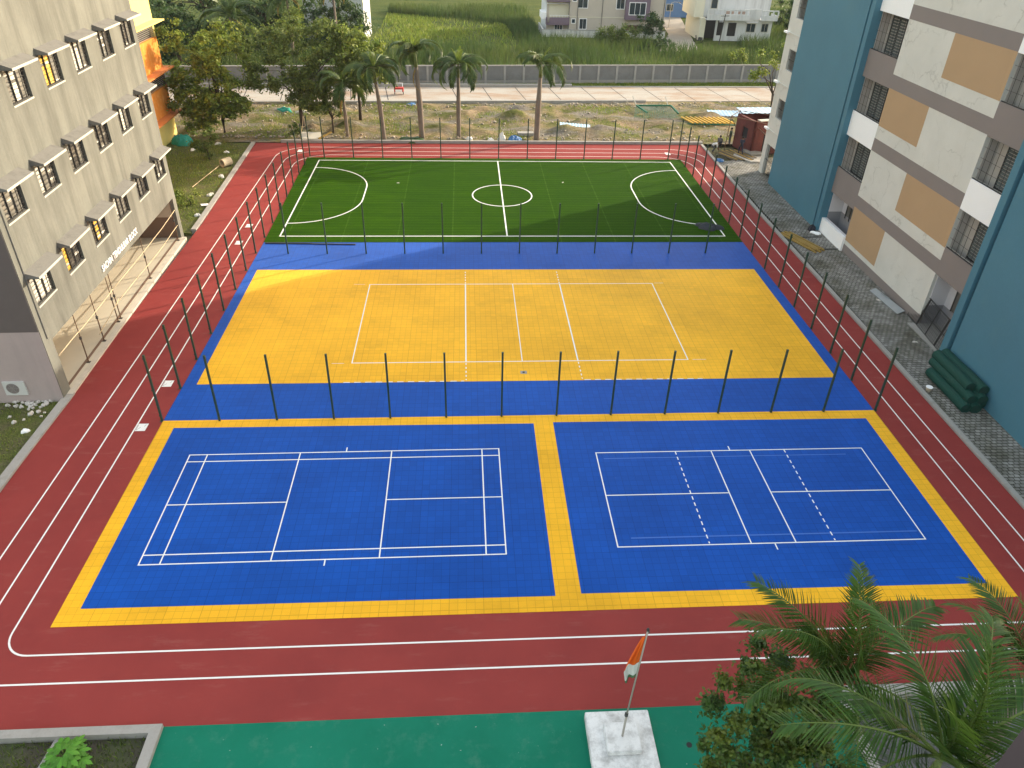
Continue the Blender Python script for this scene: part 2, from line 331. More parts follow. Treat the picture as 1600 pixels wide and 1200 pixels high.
sheet('yellow_tile_field', [(-16.45, -1.8), (16.43, -1.86), (16.42, 11.05), (-16.46, 11.15)], .018, m_yel, court)
bad = sheet('badminton_surround', [(-17.04, -16.03), (17.06, -16.02), (17.1, -4.724), (-17.1, -4.724)], .014, m_yel, z0=-.02)
sheet('blue_tile_field', [(-16.36, -15.31), (.14, -15.37), (.17, -5.37), (-16.44, -5.29)], .018, m_blue, bad)
sheet('blue_tile_field', [(1.08, -15.3), (16.28, -15.38), (16.39, -5.38), (1.1, -5.3)], .018, m_blue, bad)
turf = sheet('sports_turf', [(-17.0, 15.484), (17.08, 15.484), (17.27, 34.3), (-17.3, 34.3)], .035, m_turf, z0=-.02)
def lines(name, parent, fn, mat=white):
    mb = MB(); fn(mb); return struct(mb.build(name, mat, parent))
def rect(mb, x0, y0, x1, y1, wd, z): mb.strip([(x0, y0), (x1, y0), (x1, y1), (x0, y1)], wd, z, True)
def seg(mb, a, b_, wd, z): mb.strip([a, b_], wd, z)
def dash(mb, a, b_, wd, z, on, off):
    a, b_ = Vector(a), Vector(b_); d = (b_-a); L = d.length; d.normalize(); t = 0
    while t < L: mb.strip([tuple(a+d*t), tuple(a+d*min(L, t+on))], wd, z); t += on+off
def arc(cx, cy, r, a0, a1, n=24): return [(cx+r*math.cos(rad(a0+(a1-a0)*i/n)), cy+r*math.sin(rad(a0+(a1-a0)*i/n))) for i in range(n+1)]
def vb(mb):
    z = .022; rect(mb, -9, 0, 9, 9, .06, z)
    for x in (-3, 3): seg(mb, (x, .03), (x, 8.97), .075, z+.002); dash(mb, (x, 9.1), (x, 10.95), .06, z, .17, .2); dash(mb, (x, -.12), (x, -1.7), .06, z, .17, .2)
    seg(mb, (0, .03), (0, 8.97), .05, z+.002)
    dash(mb, (-9.2, -1.79), (-3.1, -1.79), .06, z, .32, .22); dash(mb, (3.1, -1.79), (9.3, -1.82), .06, z, .32, .22)
    for x0, x1, y in ((-10, -9.3, 9.03), (-10.05, -9.4, -.02), (9.15, 9.75, 9.05), (9.25, 10.0, 0)): seg(mb, (x0, y), (x1, y), .03, z)
lines('volleyball_lines', court, vb)
def bd(mb):
    z = .022; L, W = 13.57, 6.19; th = .0045
    T = lambda x, y: (-15.1+x*math.cos(th)-y*math.sin(th), -13.42+x*math.sin(th)+y*math.cos(th))
    s = lambda a, b_, k=0, w_=.05: seg(mb, T(*a), T(*b_), w_, z+k)
    mb.strip([T(0, 0), T(L, 0), T(L, W), T(0, W)], .05, z, True)
    for y in (.46, W-.46): s((.02, y), (L-.02, y), .002)
    for x in (.76, 4.78, L-4.78, L-.76): s((x, .02), (x, W-.02), .004)
    s((.02, W/2), (4.76, W/2), .006); s((L-4.76, W/2), (L-.02, W/2), .006)
    s((L/2, W+.03), (L/2, W+.3)); s((L/2, -.03), (L/2, -.3))
lines('badminton_lines', bad, bd)
def pk(mb):
    z = .022; rect(mb, 2.8, -13.16, 15.12, -7.58, .05, z)
    for x in (8.07, 9.86): seg(mb, (x, -13.14), (x, -7.6), .05, z+.002)
    for x in (6.42, 11.46): dash(mb, (x, -7.6), (x, -13.1), .05, z+.002, .2, .16)
    seg(mb, (2.82, -10.32), (8.05, -10.32), .05, z+.004); seg(mb, (9.88, -10.33), (15.1, -10.36), .05, z+.004)
    seg(mb, (8.95, -7.55), (8.95, -7.28), .05, z); seg(mb, (9.0, -13.19), (9.0, -13.5), .05, z)
lines('pickleball_lines', bad, pk)
m_faint = mk('faint_worn_line', (.05, .15, .5), .6, .1, 6, 30)
def fl(mb):
    seg(mb, (3.1, -7.98), (14.2, -7.98), .05, .022); seg(mb, (3.4, -12.72), (15, -12.72), .06, .022)
lines('faint_lines', bad, fl, m_faint)
def fb(mb):
    z = .041; rect(mb, -16.1, 16.5, 16.08, 33.5, .1, z)
    seg(mb, (.04, 16.55), (.04, 33.45), .1, z+.002); mb.strip(arc(.05, 24.75, 2.42, 0, 360, 48)[:-1], .1, z+.004, True)
    mb.strip(arc(-16.05, 26.5, 4.95, 90, 0)+arc(-16.05, 23.8, 4.95, 0, -90), .1, z+.002)
    mb.strip(arc(16.03, 26.2, 4.95, 90, 180)+arc(16.03, 23.5, 4.95, 180, 270), .1, z+.002)
lines('football_lines', turf, fb)
def lane(mb):
    z = .006
    for k in range(2):
        o = 1.02*k; xl, xr, yb, yt = -18.19-o, 18.06+o, -17.1-o*1.02, 35.15+o*1.12; rb = .9+.35*k; rt = 3.0
        mb.strip(arc(xl+rb, yb+rb, rb, 180, 270, 10)+arc(xr-rb, yb+rb, rb, 270, 360, 10)+arc(xr-rt, yt-rt, rt, 0, 90, 14)+arc(xl+rt, yt-rt, rt, 90, 180, 14), .062, z, True)
    xl, yb, yt = -20.25, -19.15, 37.5
    mb.strip([(-17.3, yb)]+arc(xl+1.6, yb+1.6, 1.6, 270, 180, 10)+arc(xl+3, yt-3, 3, 180, 90, 14)+arc(20.0-3.2, yt-3.2, 3.2, 90, 12, 14), .062, z)
lines('lane_lines', track, lane)
# lettered square plates painted on the lanes
def plates(mb):
    for x, y, ry in ((-17.91, -5.19, .27), (-17.89, -1.68, .27), (-18.7, 15.45, .3), (-18.72, 18.45, .3), (16.5, 36.15, .35), (-18.3, 36.3, .35)):
        mb.m(0); mb.add([(x-.23, y-ry, .009), (x+.23, y-ry, .009), (x+.23, y+ry, .009), (x-.23, y+ry, .009)], [(0, 1, 2, 3)])
        mb.m(1)
        for p, q in (((-.2, -.2), (-.2, .2)), ((-.18, -.2), (-.05, .0)), ((.1, .05), (.14, .2))): mb.strip([(x+p[0], y+p[1]), (x+q[0], y+q[1])], .025, .012)
lines('lane_plates', track, plates, [white, m_conc])
# paths, kerbs (a real step), soil
paver = sheet('paver_path', [(20.45, -45), (24.1, -45), (24.1, 30.5), (30, 30.5), (30, 36), (20.8, 34)], -.02, m_paver, z0=-.35)
def kerb(name, label, pts, wd, z1, z0=-.35, mat=None):
    mb = MB()
    for a, b_ in zip(pts[:-1], pts[1:]):
        a, b_ = Vector(a), Vector(b_); d = (b_-a).normalized(); n = Vector((-d.y, d.x))*wd/2
        mb.prism([tuple(a-n), tuple(b_-n), tuple(b_+n), tuple(a+n)], z0, z1)
    o = mb.build(name, mat or m_conc); return struct(o) if not label else tag(o, label, 'kerb')
kerb('kerb', None, [(20.33, -42), (20.37, -2.8), (20.3, 21.5), (20.63, 39.0)], .25, .10)
kerb('kerb', None, [(-22.32, -24), (-22.3, -9), (-22.25, -2.45)], .42, .09)
kerb('kerb', None, [(-22.42, 17.6), (-22.45, 19.2), (-23.15, 38.7)], .36, .10)
kerb('kerb', None, [(-20.6, 38.98), (20.74, 39.33)], .3, .24)
sheet('garden_soil', [(-60, -60), (-22.52, -60), (-22.45, -2.3), (-60, -2.3)], -.12, m_soil, z0=-.32)
sheet('side_lawn', [(-60, 17.3), (-22.55, 17.3), (-23.3, 38.9), (-60, 39)], -.06, m_soil, z0=-.32)
# rubble ground: bumpy sheet between the track and the road
nx, ny = 300, 70; X0, X1, Y0 = -70., 80., 39.2
xs = np.linspace(X0, X1, nx); tt = np.linspace(0, 1, ny); gx, gt = np.meshgrid(xs, tt); y1 = 55.0+.055*gx; gy = Y0+.012*np.clip(gx, -20, 20)+(y1-Y0)*gt
gz = np.zeros_like(gx)
for _ in range(40):
    fx, fy, ph = NR.normal(0, .9), NR.normal(0, .9), NR.uniform(0, 6.28); gz += .022*np.sin(fx*gx+fy*gy+ph)
for _ in range(70):
    cx, cy, r, h = NR.uniform(-40, 45), NR.uniform(41, 54), NR.uniform(.5, 1.8), NR.uniform(.1, .5); gz += h*np.exp(-((gx-cx)**2+((gy-cy)*1.3)**2)/r**2)*(.8+.4*NR.random(gx.shape))
gz = (gz+.05*NR.random(gx.shape))*np.minimum(1, np.minimum(gt, 1-gt)*12)
idx = np.arange(nx*ny).reshape(ny, nx); F = np.stack([idx[:-1, :-1], idx[:-1, 1:], idx[1:, 1:], idx[1:, :-1]], -1).reshape(-1, 4)
o = link('rubble_terrain', npmesh('rubble_terrain', np.stack([gx, gy, gz], -1).reshape(-1, 3), F, m_rubble)); struct(o)
def roadq(x, t): return (x, 55.15+.055*x+t*(7.35-.012*x))
sheet('concrete_road', [roadq(-70, 0), roadq(80, 0), roadq(80, 1), roadq(-70, 1)], .06, m_road, z0=-.35)
mbj = MB()
for i in range(24):
    x = -40+i*4.05+R.uniform(-.2, .2); mbj.strip([roadq(x, .02), roadq(x-1.0, .98)], .09, .066)
struct(mbj.build('road_joints', m_dark))
kerb('road_kerb', None, [roadq(-70, -.035), roadq(18.5, -.035)], .42, .28); kerb('road_kerb', None, [roadq(-70, 1.04), roadq(10.6, 1.04)], .5, .36); kerb('road_kerb', None, [roadq(10.6, 1.03), roadq(80, 1.03)], .3, .14)
sheet('field', [roadq(-120, 1.06), roadq(120, 1.06), (120, 250), (-120, 250)], -.02, m_field)
sheet('lane_path', [(27.5, 88), (34, 88), (36.6, 104), (41, 130), (36, 130), (32.8, 104)], .03, mk('lane_dust', (.34, .30, .25), .95, .2, .5, 6))

# ------------------------------------------------------------------ vegetation builders
def leaf_cloud(clumps, n, size, seed, flat=.5, aspect=.55):
    """many small bent leaf faces in clumps: centre, radius per clump"""
    g = np.random.default_rng(seed); cl = np.array(clumps, float); wts = cl[:, 3]**2; k = g.choice(len(cl), n, p=wts/wts.sum())
    d = g.normal(size=(n, 3)); d /= np.linalg.norm(d, axis=1)[:, None]; r = np.minimum(1.6, np.abs(g.normal(0, .60, n)))
    P = cl[k, :3]+d*(r*cl[k, 3])[:, None]*np.array([1, 1, .75])
    N = d*.5+g.normal(size=(n, 3))*.6+np.array([0, 0, flat]); N /= np.linalg.norm(N, axis=1)[:, None]
    A = np.cross(N, g.normal(size=(n, 3))); A /= np.linalg.norm(A, axis=1)[:, None]; B_ = np.cross(N, A)
    s = size*g.uniform(.6, 1.35, n)[:, None]
    V = np.stack([P-A*s*.5, P+B_*s*aspect*.5+N*s*.08, P+A*s*.5-N*s*.12, P-B_*s*aspect*.5+N*s*.08], 1).reshape(-1, 3)
    return V, np.arange(4*n).reshape(-1, 4)
def tree(name, label, base, h, crown, nclump, nleaf, lsize, mat, seed, trunk_r=.16, fork=.35, bark=None, lean=(0, 0), group=None, clr=(.5, 1.0), cat='tree'):
    """crown: list of ellipsoids (dx,dy,dz,rx,ry,rz) about the base"""
    rr = random.Random(seed); t = thing(name, label, cat, base, 0, group)
    cl = []
    for i in range(nclump):
        e = crown[i % len(crown)]
        while True:
            p = [rr.uniform(-1, 1) for _ in range(3)]
            q = sum(v*v for v in p)
            if .18 < q < 1: break
        cl.append((e[0]+p[0]*e[3], e[1]+p[1]*e[4], e[2]+p[2]*e[5], rr.uniform(*clr)))
    mb = MB(); fz = h*fork; top = Vector((lean[0], lean[1], fz)); mid = top*.5+Vector((rr.uniform(-.12, .12), rr.uniform(-.12, .12), 0))
    mb.tube([(0, 0, -.3), mid, top], [trunk_r*1.25, trunk_r, trunk_r*.8], 8)
    order = sorted(cl, key=lambda c: rr.random())[:max(6, min(14, nclump//4))]
    for c in order:
        e = Vector(c[:3]); D = (e-top).length; j = lambda k: Vector((rr.uniform(-k, k), rr.uniform(-k, k), rr.uniform(-.3*k, k)))*D*.16
        st = top*rr.uniform(.8, 1.0); p1 = st.lerp(e, .33)+j(1)+Vector((0, 0, D*.06)); p2 = st.lerp(e, .68)+j(1)+Vector((0, 0, D*.05))
        mb.tube([st, p1, p2, e], [trunk_r*.5, trunk_r*.33, trunk_r*.18, trunk_r*.05], 5, False)
    mb.build('trunk', bark or m_bark, t, True)
    V, F = leaf_cloud(cl, nleaf, lsize, seed); link('crown', npmesh('crown', V, F, mat), t)
    return t
def frond(L, nl, ll, rise, droop, seed, wid=.05, segs=3, vee=.5, tip=.45, hang=.5, ragged=.15):
    """one pinnate palm leaf along +x: rachis tube plus leaflet strips"""
    g = random.Random(seed); V = []; F = []; mi = []
    pts = []; p = Vector((0, 0, 0)); N = 14; a = rise
    for i in range(N+1):
        pts.append(p.copy()); a -= droop/N*(0.5+i/N); p = p+Vector((math.cos(a), 0, math.sin(a)))*L/N
    mb = MB(); mb.tube(pts, [.035*(1-.8*i/N)*L/3 for i in range(N+1)], 5, False); V += mb.v; F += mb.f; mi += [1]*len(mb.f)
    def at(t):
        f_ = t*N; i = min(N-1, int(f_)); return pts[i].lerp(pts[i+1], f_-i), (pts[i+1]-pts[i]).normalized()
    for side in (-1, 1):
        for j in range(nl):
            t = .1+.9*(j+.5*g.random())/nl
            if g.random() < ragged*.4: continue
            c, d = at(min(1, t)); ln = ll*(math.sin(min(1, .25+t*.85)*math.pi*.93)*.75+.28)*g.uniform(.82, 1.12)
            out = Vector((0, side, 0)); up = d.cross(out)*(-side); up = Vector((-d.z, 0, d.x))
            dirn = (out*1.0+d*(tip+.35*t)+up*(vee*g.uniform(.4, 1.2))).normalized()
            wv = (d*.9+up*.3).normalized()*wid*.5
            q = c.copy(); k0 = len(V)
            for s_ in range(segs+1):
                u = s_/segs; ww = wv*(1-u**2*.95)*(.55+.9*min(1, u*3))
                V += [tuple(q-ww), tuple(q+ww)]
                dirn = (dirn+Vector((0, 0, -1))*hang*(.25+u)*g.uniform(.7, 1.3)/segs*1.4).normalized(); q = q+dirn*ln/segs
            for s_ in range(segs): F.append((k0+2*s_, k0+2*s_+1, k0+2*s_+3, k0+2*s_+2)); mi.append(0)
    return V, F, mi
def frond_mesh(name, mats, *a, **k):
    V, F, mi = frond(*a, **k); me = bpy.data.meshes.new(name); me.from_pydata(V, [], F)
    for m_ in mats: me.materials.append(m_)
    me.polygons.foreach_set('material_index', mi); me.update(); return me
lf_mid = leaf_mat('leaf_mid_green', (.085, .13, .028), (.12, .16, .025)); lf_lite = leaf_mat('leaf_yellow_green', (.16, .23, .038), (.26, .28, .042), .5)
lf_dark = leaf_mat('leaf_dark_green', (.03, .07, .024), (.05, .10, .028), .35); lf_olive = leaf_mat('leaf_olive', (.105, .15, .038), (.16, .20, .045), .45)
lf_palm = leaf_mat('palm_leaf', (.045, .085, .022), (.07, .11, .024), .4, .45); lf_palmd = leaf_mat('dry_palm_leaf', (.33, .22, .06), (.26, .16, .06), .35)
lf_lawn = leaf_mat('lawn_blade', (.155, .215, .035), (.20, .24, .05), .5)
lf_near = leaf_mat('near_palm_leaf', (.034, .09, .02), (.075, .15, .02), .45, .33, .5); m_rachis = mk('palm_rachis', (.10, .15, .03), .5, .15)
lf_neart = leaf_mat('near_tree_leaf', (.062, .125, .028), (.135, .17, .022), .4, .45, 1.2)
m_palmt = mk('palm_trunk', (.20, .165, .135), .9, .2, 1.5, 8, dirt=(.11, .09, .075), dirtamt=.5, dirtscale=2, bump=.3); m_shaft = mk('palm_crownshaft', (.13, .17, .05), .5, .15)

# grass blades as stuff
def blades(name, label, pos, h, wd, mat, seed, spread=.35, cat='grass', kind='stuff'):
    g = np.random.default_rng(seed); n = len(pos); P = np.asarray(pos); hh = h*g.uniform(.45, 1.2, n); az = g.uniform(0, 6.283, n); bend = hh*g.uniform(.05, spread, n)
    D = np.stack([np.cos(az), np.sin(az), np.zeros(n)], 1); az2 = g.uniform(0, 6.283, n); S = np.stack([np.cos(az2), np.sin(az2), np.zeros(n)], 1)*(wd*g.uniform(.6, 1.4, n))[:, None]
    Z = np.array([0, 0, 1.]); m1 = P+D*(bend*.3)[:, None]+Z*(hh*.6)[:, None]; top = P+D*bend[:, None]+Z*hh[:, None]
    V = np.stack([P-S*.5, P+S*.5, m1+S*.4, m1-S*.4, top+S*.08, top-S*.08], 1).reshape(-1, 3); k = np.arange(n)[:, None]*6
    F = np.concatenate([k+np.array([[0, 1, 2, 3]]), k+np.array([[3, 2, 4, 5]])])
    return tag(link(name, npmesh(name, V, F, mat)), label, cat, None, kind)
# ------------------------------------------------------------------ left building (raw cement, five storeys)
def Lp(s_, y, z):            # local facade frame -> world (x along facade, y inward)
    return LB.matrix_world @ Vector((s_, y, z))
LB = thing('school_building', 'tall raw grey cement building with rows of hooded barred windows over an open hall', 'building', (-22.37, -2.26, 0), rad(91.3))
LB.matrix_world = Matrix.Translation((-22.37, -2.26, 0)) @ Matrix.Rotation(rad(91.3), 4, 'Z')
S0, S1, TOP = -.62, 18.95, 20.6
sills = (4.72, 8.72, 12.8, 16.85); wins = [(.02+3.31*k, 1.82+3.31*k) for k in range(6)]
holes = [(a, b_, z, z+1.5) for z in sills for a, b_ in wins]+[(.12, 18.4, -.5, 2.95)]
MB().wall(S0, S1, -.35, TOP, holes, 0, .25).build('wall', m_rconc, LB)
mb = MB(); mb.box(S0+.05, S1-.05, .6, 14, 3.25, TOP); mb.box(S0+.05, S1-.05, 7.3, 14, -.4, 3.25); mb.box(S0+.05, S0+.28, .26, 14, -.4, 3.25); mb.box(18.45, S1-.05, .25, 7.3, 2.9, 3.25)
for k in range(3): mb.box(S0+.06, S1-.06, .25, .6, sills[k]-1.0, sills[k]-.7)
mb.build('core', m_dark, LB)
mb = MB(); mb.box(S0-.02, S0+.045, .03, 14.02, -.45, 3.78); mb.build('side_wall', m_pink, LB)
mb = MB(); mb.box(S0-.03, S0+.045, .03, 14.02, 3.78, TOP); mb.build('upper_side_wall', m_dtaupe, LB)
mb = MB(); mb.box(S1-.045, S1+.01, .26, 14.02, -.35, TOP); mb.build('end_wall', m_rconc, LB)
# hall under the building
mb = MB(); mb.m(0).box(S0+.3, 18.45, .0, 7.3, -.3, .10); mb.m(1).box(S0+.3, 18.5, -.3, -.004, -.3, .10); mb.m(2).box(S0+.3, 18.45, .16, .3, .10, .115); mb.build('hall_floor', [m_floor, mk('pale_plinth_stone', (.55, .5, .42), .9, .15, 2, 10, dirt=(.3, .28, .24), dirtamt=.5), m_brown], LB)
mb = MB(); mb.m(0).box(18.38, 18.46, .3, 7.3, .1, 1.6); mb.m(1).box(18.38, 18.46, .3, 7.3, 1.6, 3.0); mb.m(1).box(.1, 18.4, 7.2, 7.29, .1, 3.0); mb.m(1).box(-.17, 18.45, .27, 7.25, 3.0, 3.2); mb.m(1).box(-.16, -.1, .3, 7.3, .1, 3.0)
for s_ in (6.4, 12.6): mb.m(1).box(s_-.2, s_+.2, 3.6, 4.0, .1, 3.0)
mb.build('hall_wall', [m_brown, mk('hall_cream_wall', (.52, .45, .36), .9, .06)], LB)
# windows: frame > louvre, grille, sill ; sunshade
fr = MB(); fr.box(0, .06, .1, .17, 0, 1.5); fr.box(1.74, 1.8, .1, .17, 0, 1.5); fr.box(.06, 1.74, .1, .17, 0, .06); fr.box(.06, 1.74, .1, .17, 1.44, 1.5)
for x in (.6, 1.17): fr.box(x-.025, x+.025, .1, .17, .06, 1.44)
fr_me = fr.mesh('frame', m_steel)
gr = MB()
for i in range(1, 4): gr.box(.45*i-.011, .45*i+.011, .02, .042, .05, 1.48)
for j in range(1, 8): gr.box(.02, 1.78, .044, .06, .19*j-.008, .19*j+.008)
gr_me = gr.mesh('grille', m_bar)
si = MB(); si.box(-.02, 1.82, -.03, .1, -.07, -.001); si_me = si.mesh('sill', m_hoodw)
LCOL = {(0, 0): 'www', (0, 1): 'ydd', (0, 2): 'dyg', (0, 3): 'wgg', (0, 4): 'ggd', (0, 5): 'dgg', (1, 0): 'ggg', (1, 1): 'wgd', (1, 2): 'gdg', (1, 3): 'ddd', (1, 4): 'gwg', (1, 5): 'gdg',
        (2, 1): 'gwg', (2, 2): 'yyg', (2, 3): 'wwg', (2, 4): 'ggd', (2, 5): 'gdg', (2, 0): 'ggg'}
LM = {'w': m_slatw, 'y': m_slaty, 'g': m_slatg, 'd': m_slatd}
for r_, z in enumerate(sills[:3]):
    for k, (a, b_) in enumerate(wins):
        if (r_, k) not in LCOL: continue
        f = link('window', fr_me, LB, (a, 0, z))
        mb = MB(); cs = LCOL[(r_, k)]
        for c, (p, q) in enumerate(((.07, .57), (.63, 1.14), (1.2, 1.73))):
            for j in range(11):
                zc = .1+j*.124; tl = -R.uniform(.12, .4)
                dy, dz = .06*math.sin(tl), .06*math.cos(tl)
                mb.m({'w': 0, 'y': 1, 'g': 2, 'd': 3}[cs[c] if R.random() < .9 else R.choice('gw')])
                mb.add([(p, .17+dy, zc-dz), (q, .17+dy, zc-dz), (q, .17-dy, zc+dz), (p, .17-dy, zc+dz), (p, .175+dy, zc-dz), (q, .175+dy, zc-dz), (q, .175-dy, zc+dz), (p, .175-dy, zc+dz)], [(0, 1, 2, 3), (7, 6, 5, 4)])
        mb.build('louvre', [m_slatw, m_slaty, m_slatg, m_slatd], f)
        link('grille', gr_me, f); link('sill', si_me, f)
for r_, z in enumerate(sills[:3]):
    for k, (a, b_) in enumerate(wins):
        mb = MB(); t = z+1.52; j = R.uniform(-.03, .03)
        mb.m(0).add([(a-.25, -.58+j, t), (b_+.25, -.58+j, t), (b_+.25, -.002, t), (a-.25, -.002, t), (a-.25, -.58+j, t+.09), (b_+.25, -.58+j, t+.09), (b_+.25, -.002, t+.3), (a-.25, -.002, t+.3)],
            [(3, 2, 1, 0), (4, 5, 6, 7), (1, 2, 6, 5), (2, 3, 7, 6), (3, 0, 4, 7)])
        mb.m(1).box(a-.26, b_+.26, -.6+j, -.578+j, t-.005, t+.1)
        mb.build('sunshade', [m_hood, m_hoodw], LB)
mb = MB(); mb.tube([(-.25, -.03, 3.2), (-.22, -.03, 9), (-.22, -.03, TOP)], .03, 6); mb.build('drain_pipe', m_hood, LB)
# lettering on the beam over the hall
tc = bpy.data.curves.new('lettering', 'FONT'); tc.body = 'SACHIN TENDULKAR BLOCK'; tc.size = .5; tc.extrude = .02; tc.offset = .004; tc.space_character = 1.06
to = bpy.data.objects.new('tmp', tc); C.objects.link(to); dg = bpy.context.evaluated_depsgraph_get()
me = bpy.data.meshes.new_from_object(to.evaluated_get(dg)); bpy.data.objects.remove(to); me.materials.clear(); me.materials.append(m_white)
so = link('sign_lettering', me); co = np.array([v.co for v in me.vertices]); wd = co[:, 0].max()-co[:, 0].min(); hh = co[:, 1].max()-co[:, 1].min()
so.matrix_world = LB.matrix_world @ Matrix.Translation((6.45, -.035, 3.3)) @ Matrix.Rotation(rad(90), 4, 'X') @ Matrix.Diagonal((5.3/wd, .36/hh, 1, 1))
tag(so, 'white raised capital lettering on the beam of the grey building above its open hall', 'sign')
# steel props and bamboo rails along the hall edge
for i, s_ in enumerate((2.5, 4.6, 6.67, 7.05, 12.1, 17.9)):
    t = thing('steel_prop', 'rusty thin steel prop at the edge of the open hall, %s from its near end' % ORD[i], 'prop', Lp(s_, .06, .1), rad(91.3), 'steel props along the open hall')
    mb = MB(); mb.tube([(0, 0, 0), (0, 0, 1.5)], .032, 8); mb.tube([(0, 0, 1.4), (0, 0, 2.84)], .023, 8); mb.build('tube', mk('rusty_steel', (.14, .085, .055), .7, .3, 3, 12, metal=.2), t)
    mb = MB(); mb.box(-.09, .09, -.09, .09, .0, .012); mb.build('base_plate', m_steel, t)
    mb = MB(); mb.lathe([(.05, 1.38), (.06, 1.4), (.06, 1.52), (.05, 1.54)], 8); mb.box(-.12, .12, -.02, .02, 1.44, 1.48); mb.build('collar', m_steel, t)
m_bamboo = mk('bamboo_pole', (.52, .42, .27), .7, .2, 3, 10)
for (a, za, b_, zb, sag, lb) in ((0.1, 2.0, 7.1, 2.0, .03, 'long bamboo rail tied high across the near half of the hall opening'), (7.0, 2.0, 18.3, 2.15, .1, 'pale bamboo rail tied high across the far half of the hall opening'),
                                 (4.2, .75, 7.3, 1.2, .02, 'short slanting bamboo rail between the near props of the hall'), (7.0, 1.15, 18.2, 1.1, .12, 'sagging pale bamboo rail tied low across the far half of the hall')):
    pts = []
    for i in range(9):
        u = i/8; pts.append(Lp(a+(b_-a)*u, -.01+.02*math.sin(u*7), za+(zb-za)*u-sag*math.sin(math.pi*u)+R.uniform(-.02, .02)))
    mb = MB(); mb.tube(pts, .026, 6); tag(mb.build('bamboo_rail', m_bamboo, None, True), lb, 'rail', 'bamboo rails across the hall')
# air conditioner on the side wall
t = thing('air_conditioner', 'white box air conditioner unit on the pinkish side wall of the grey building', 'air conditioner', (-24.35, -2.86, .75))
mb = MB(); mb.box(-.5, .5, -.16, .16, -.38, .38); mb.build('casing', mk('aged_white_enamel', (.55, .55, .53), .5, .08), t)
mb = MB(); N_ = 20
mb.add([(.29*math.cos(6.283*j/N_)-.1, -.164, .29*math.sin(6.283*j/N_)) for j in range(N_)], [tuple(range(N_))[::-1]]); mb.build('fan_opening', mk('fan_grey', (.2, .17, .16), .8, .1), t)
mb = MB()
for q in (.1, .18, .26): mb.tube([(q*math.cos(6.283*j/16)-.1, -.172, q*math.sin(6.283*j/16)) for j in range(17)], .006, 4)
for j in range(6): mb.bar((-.1, -.172, 0), (.28*math.cos(j*1.047)-.1, -.172, .28*math.sin(j*1.047)), .01)
mb.build('fan_guard', m_conc, t)
mb = MB(); mb.box(-.45, -.4, .1, .46, -.5, -.38); mb.box(.4, .45, .1, .46, -.5, -.38); mb.tube([(.5, 0, -.2), (.62, .1, -.25), (.62, .4, -.3)], .02, 6); mb.build('bracket', m_steel, t)

# orange and yellow wing behind it
OB = thing('painted_building', 'orange and yellow building wing with projecting slabs behind the grey building', 'building', (-31, 41.2, 0))
def ob(n, m_, *bx):
    mb = MB()
    for q in bx: mb.box(*q)
    mb.build(n, m_, OB)
ob('yellow_wall', m_yellowp, (-14, 0, -18, 0, 10.25, 20), (-14, 0, -18, 0, -.3, 1.7))
ob('orange_wall', m_orange, (-14, .002, -18, .002, 6.2, 8.95), (-14, .002, -18, .002, 2.25, 4.75))
ob('recess', m_dark, (-14, -.35, -18, -.3, 8.95, 10.25), (-14, -.35, -18, -.3, 4.75, 6.2), (-14, -.35, -18, -.3, 1.7, 2.25))
ob('corner_column', m_yellowp, (-.34, -.01, -.34, -.01, 8.95, 10.25)); ob('corner_column', m_dtaupe, (-.34, -.01, -.34, -.01, 4.75, 6.2), (-.34, -.01, -.34, -.01, 1.7, 2.25))
ob('slab', m_yellowp, (-14, .85, -18, .5, 10.25, 10.37)); ob('slab', mk('orange_slab', (.62, .22, .06), .8, .1), (-14, .85, -18, .5, 6.2, 6.33)); ob('slab', mk('orange_slab', (.6, .22, .06)), (-14, .8, -18, .5, 2.25, 2.37))
mb = MB()
for z0, z1 in ((8.95, 10.25), (4.75, 6.2)):
    for j in range(8): mb.box(-.06, -.04, -18, -.35, z0+.08+j*.15, z0+.1+j*.15)
mb.build('railing', m_hoodw, OB)

# ------------------------------------------------------------------ right building (painted, teal towers)
RB = thing('painted_school_building', 'long beige and taupe school building with tan panels and tall teal towers', 'building', (23.87, 0, 0), rad(-90))
def rb(n, m_, *bx):
    mb = MB()
    for q in bx: mb.box(*q)
    return mb.build(n, m_, RB)
RT = 20.9
OPEN = [(4.93, 7.22), (8.9, 11.15), (12.87, 15.17), (16.8, 19.1)]
rb('wall', m_beige, (-14.05, -3.72, 0, 1.6, .55, RT)); rb('plinth', m_taupe, (-14.05, -3.72, -.01, 1.6, -.3, .55))
for k, (a, b_) in enumerate(((3.32, 4.12), (7.25, 8.05), (11.2, 12.02), (15.2, 16.0))): rb('band', m_taupe, (-14.05, -3.72, -.006, .1, a, b_))
for k, (a, b_, c, d) in enumerate(((-14.04, -9.7, .85, 3.32), (-9.4, -3.73, 4.88, 7.25), (-14.04, -9.3, 8.85, 11.2), (-9.1, -3.73, 12.87, 15.2), (-14.04, -9.2, 16.9, 19.2))): rb('painted_panel', m_tan, (a, b_, -.005, .1, c, d))
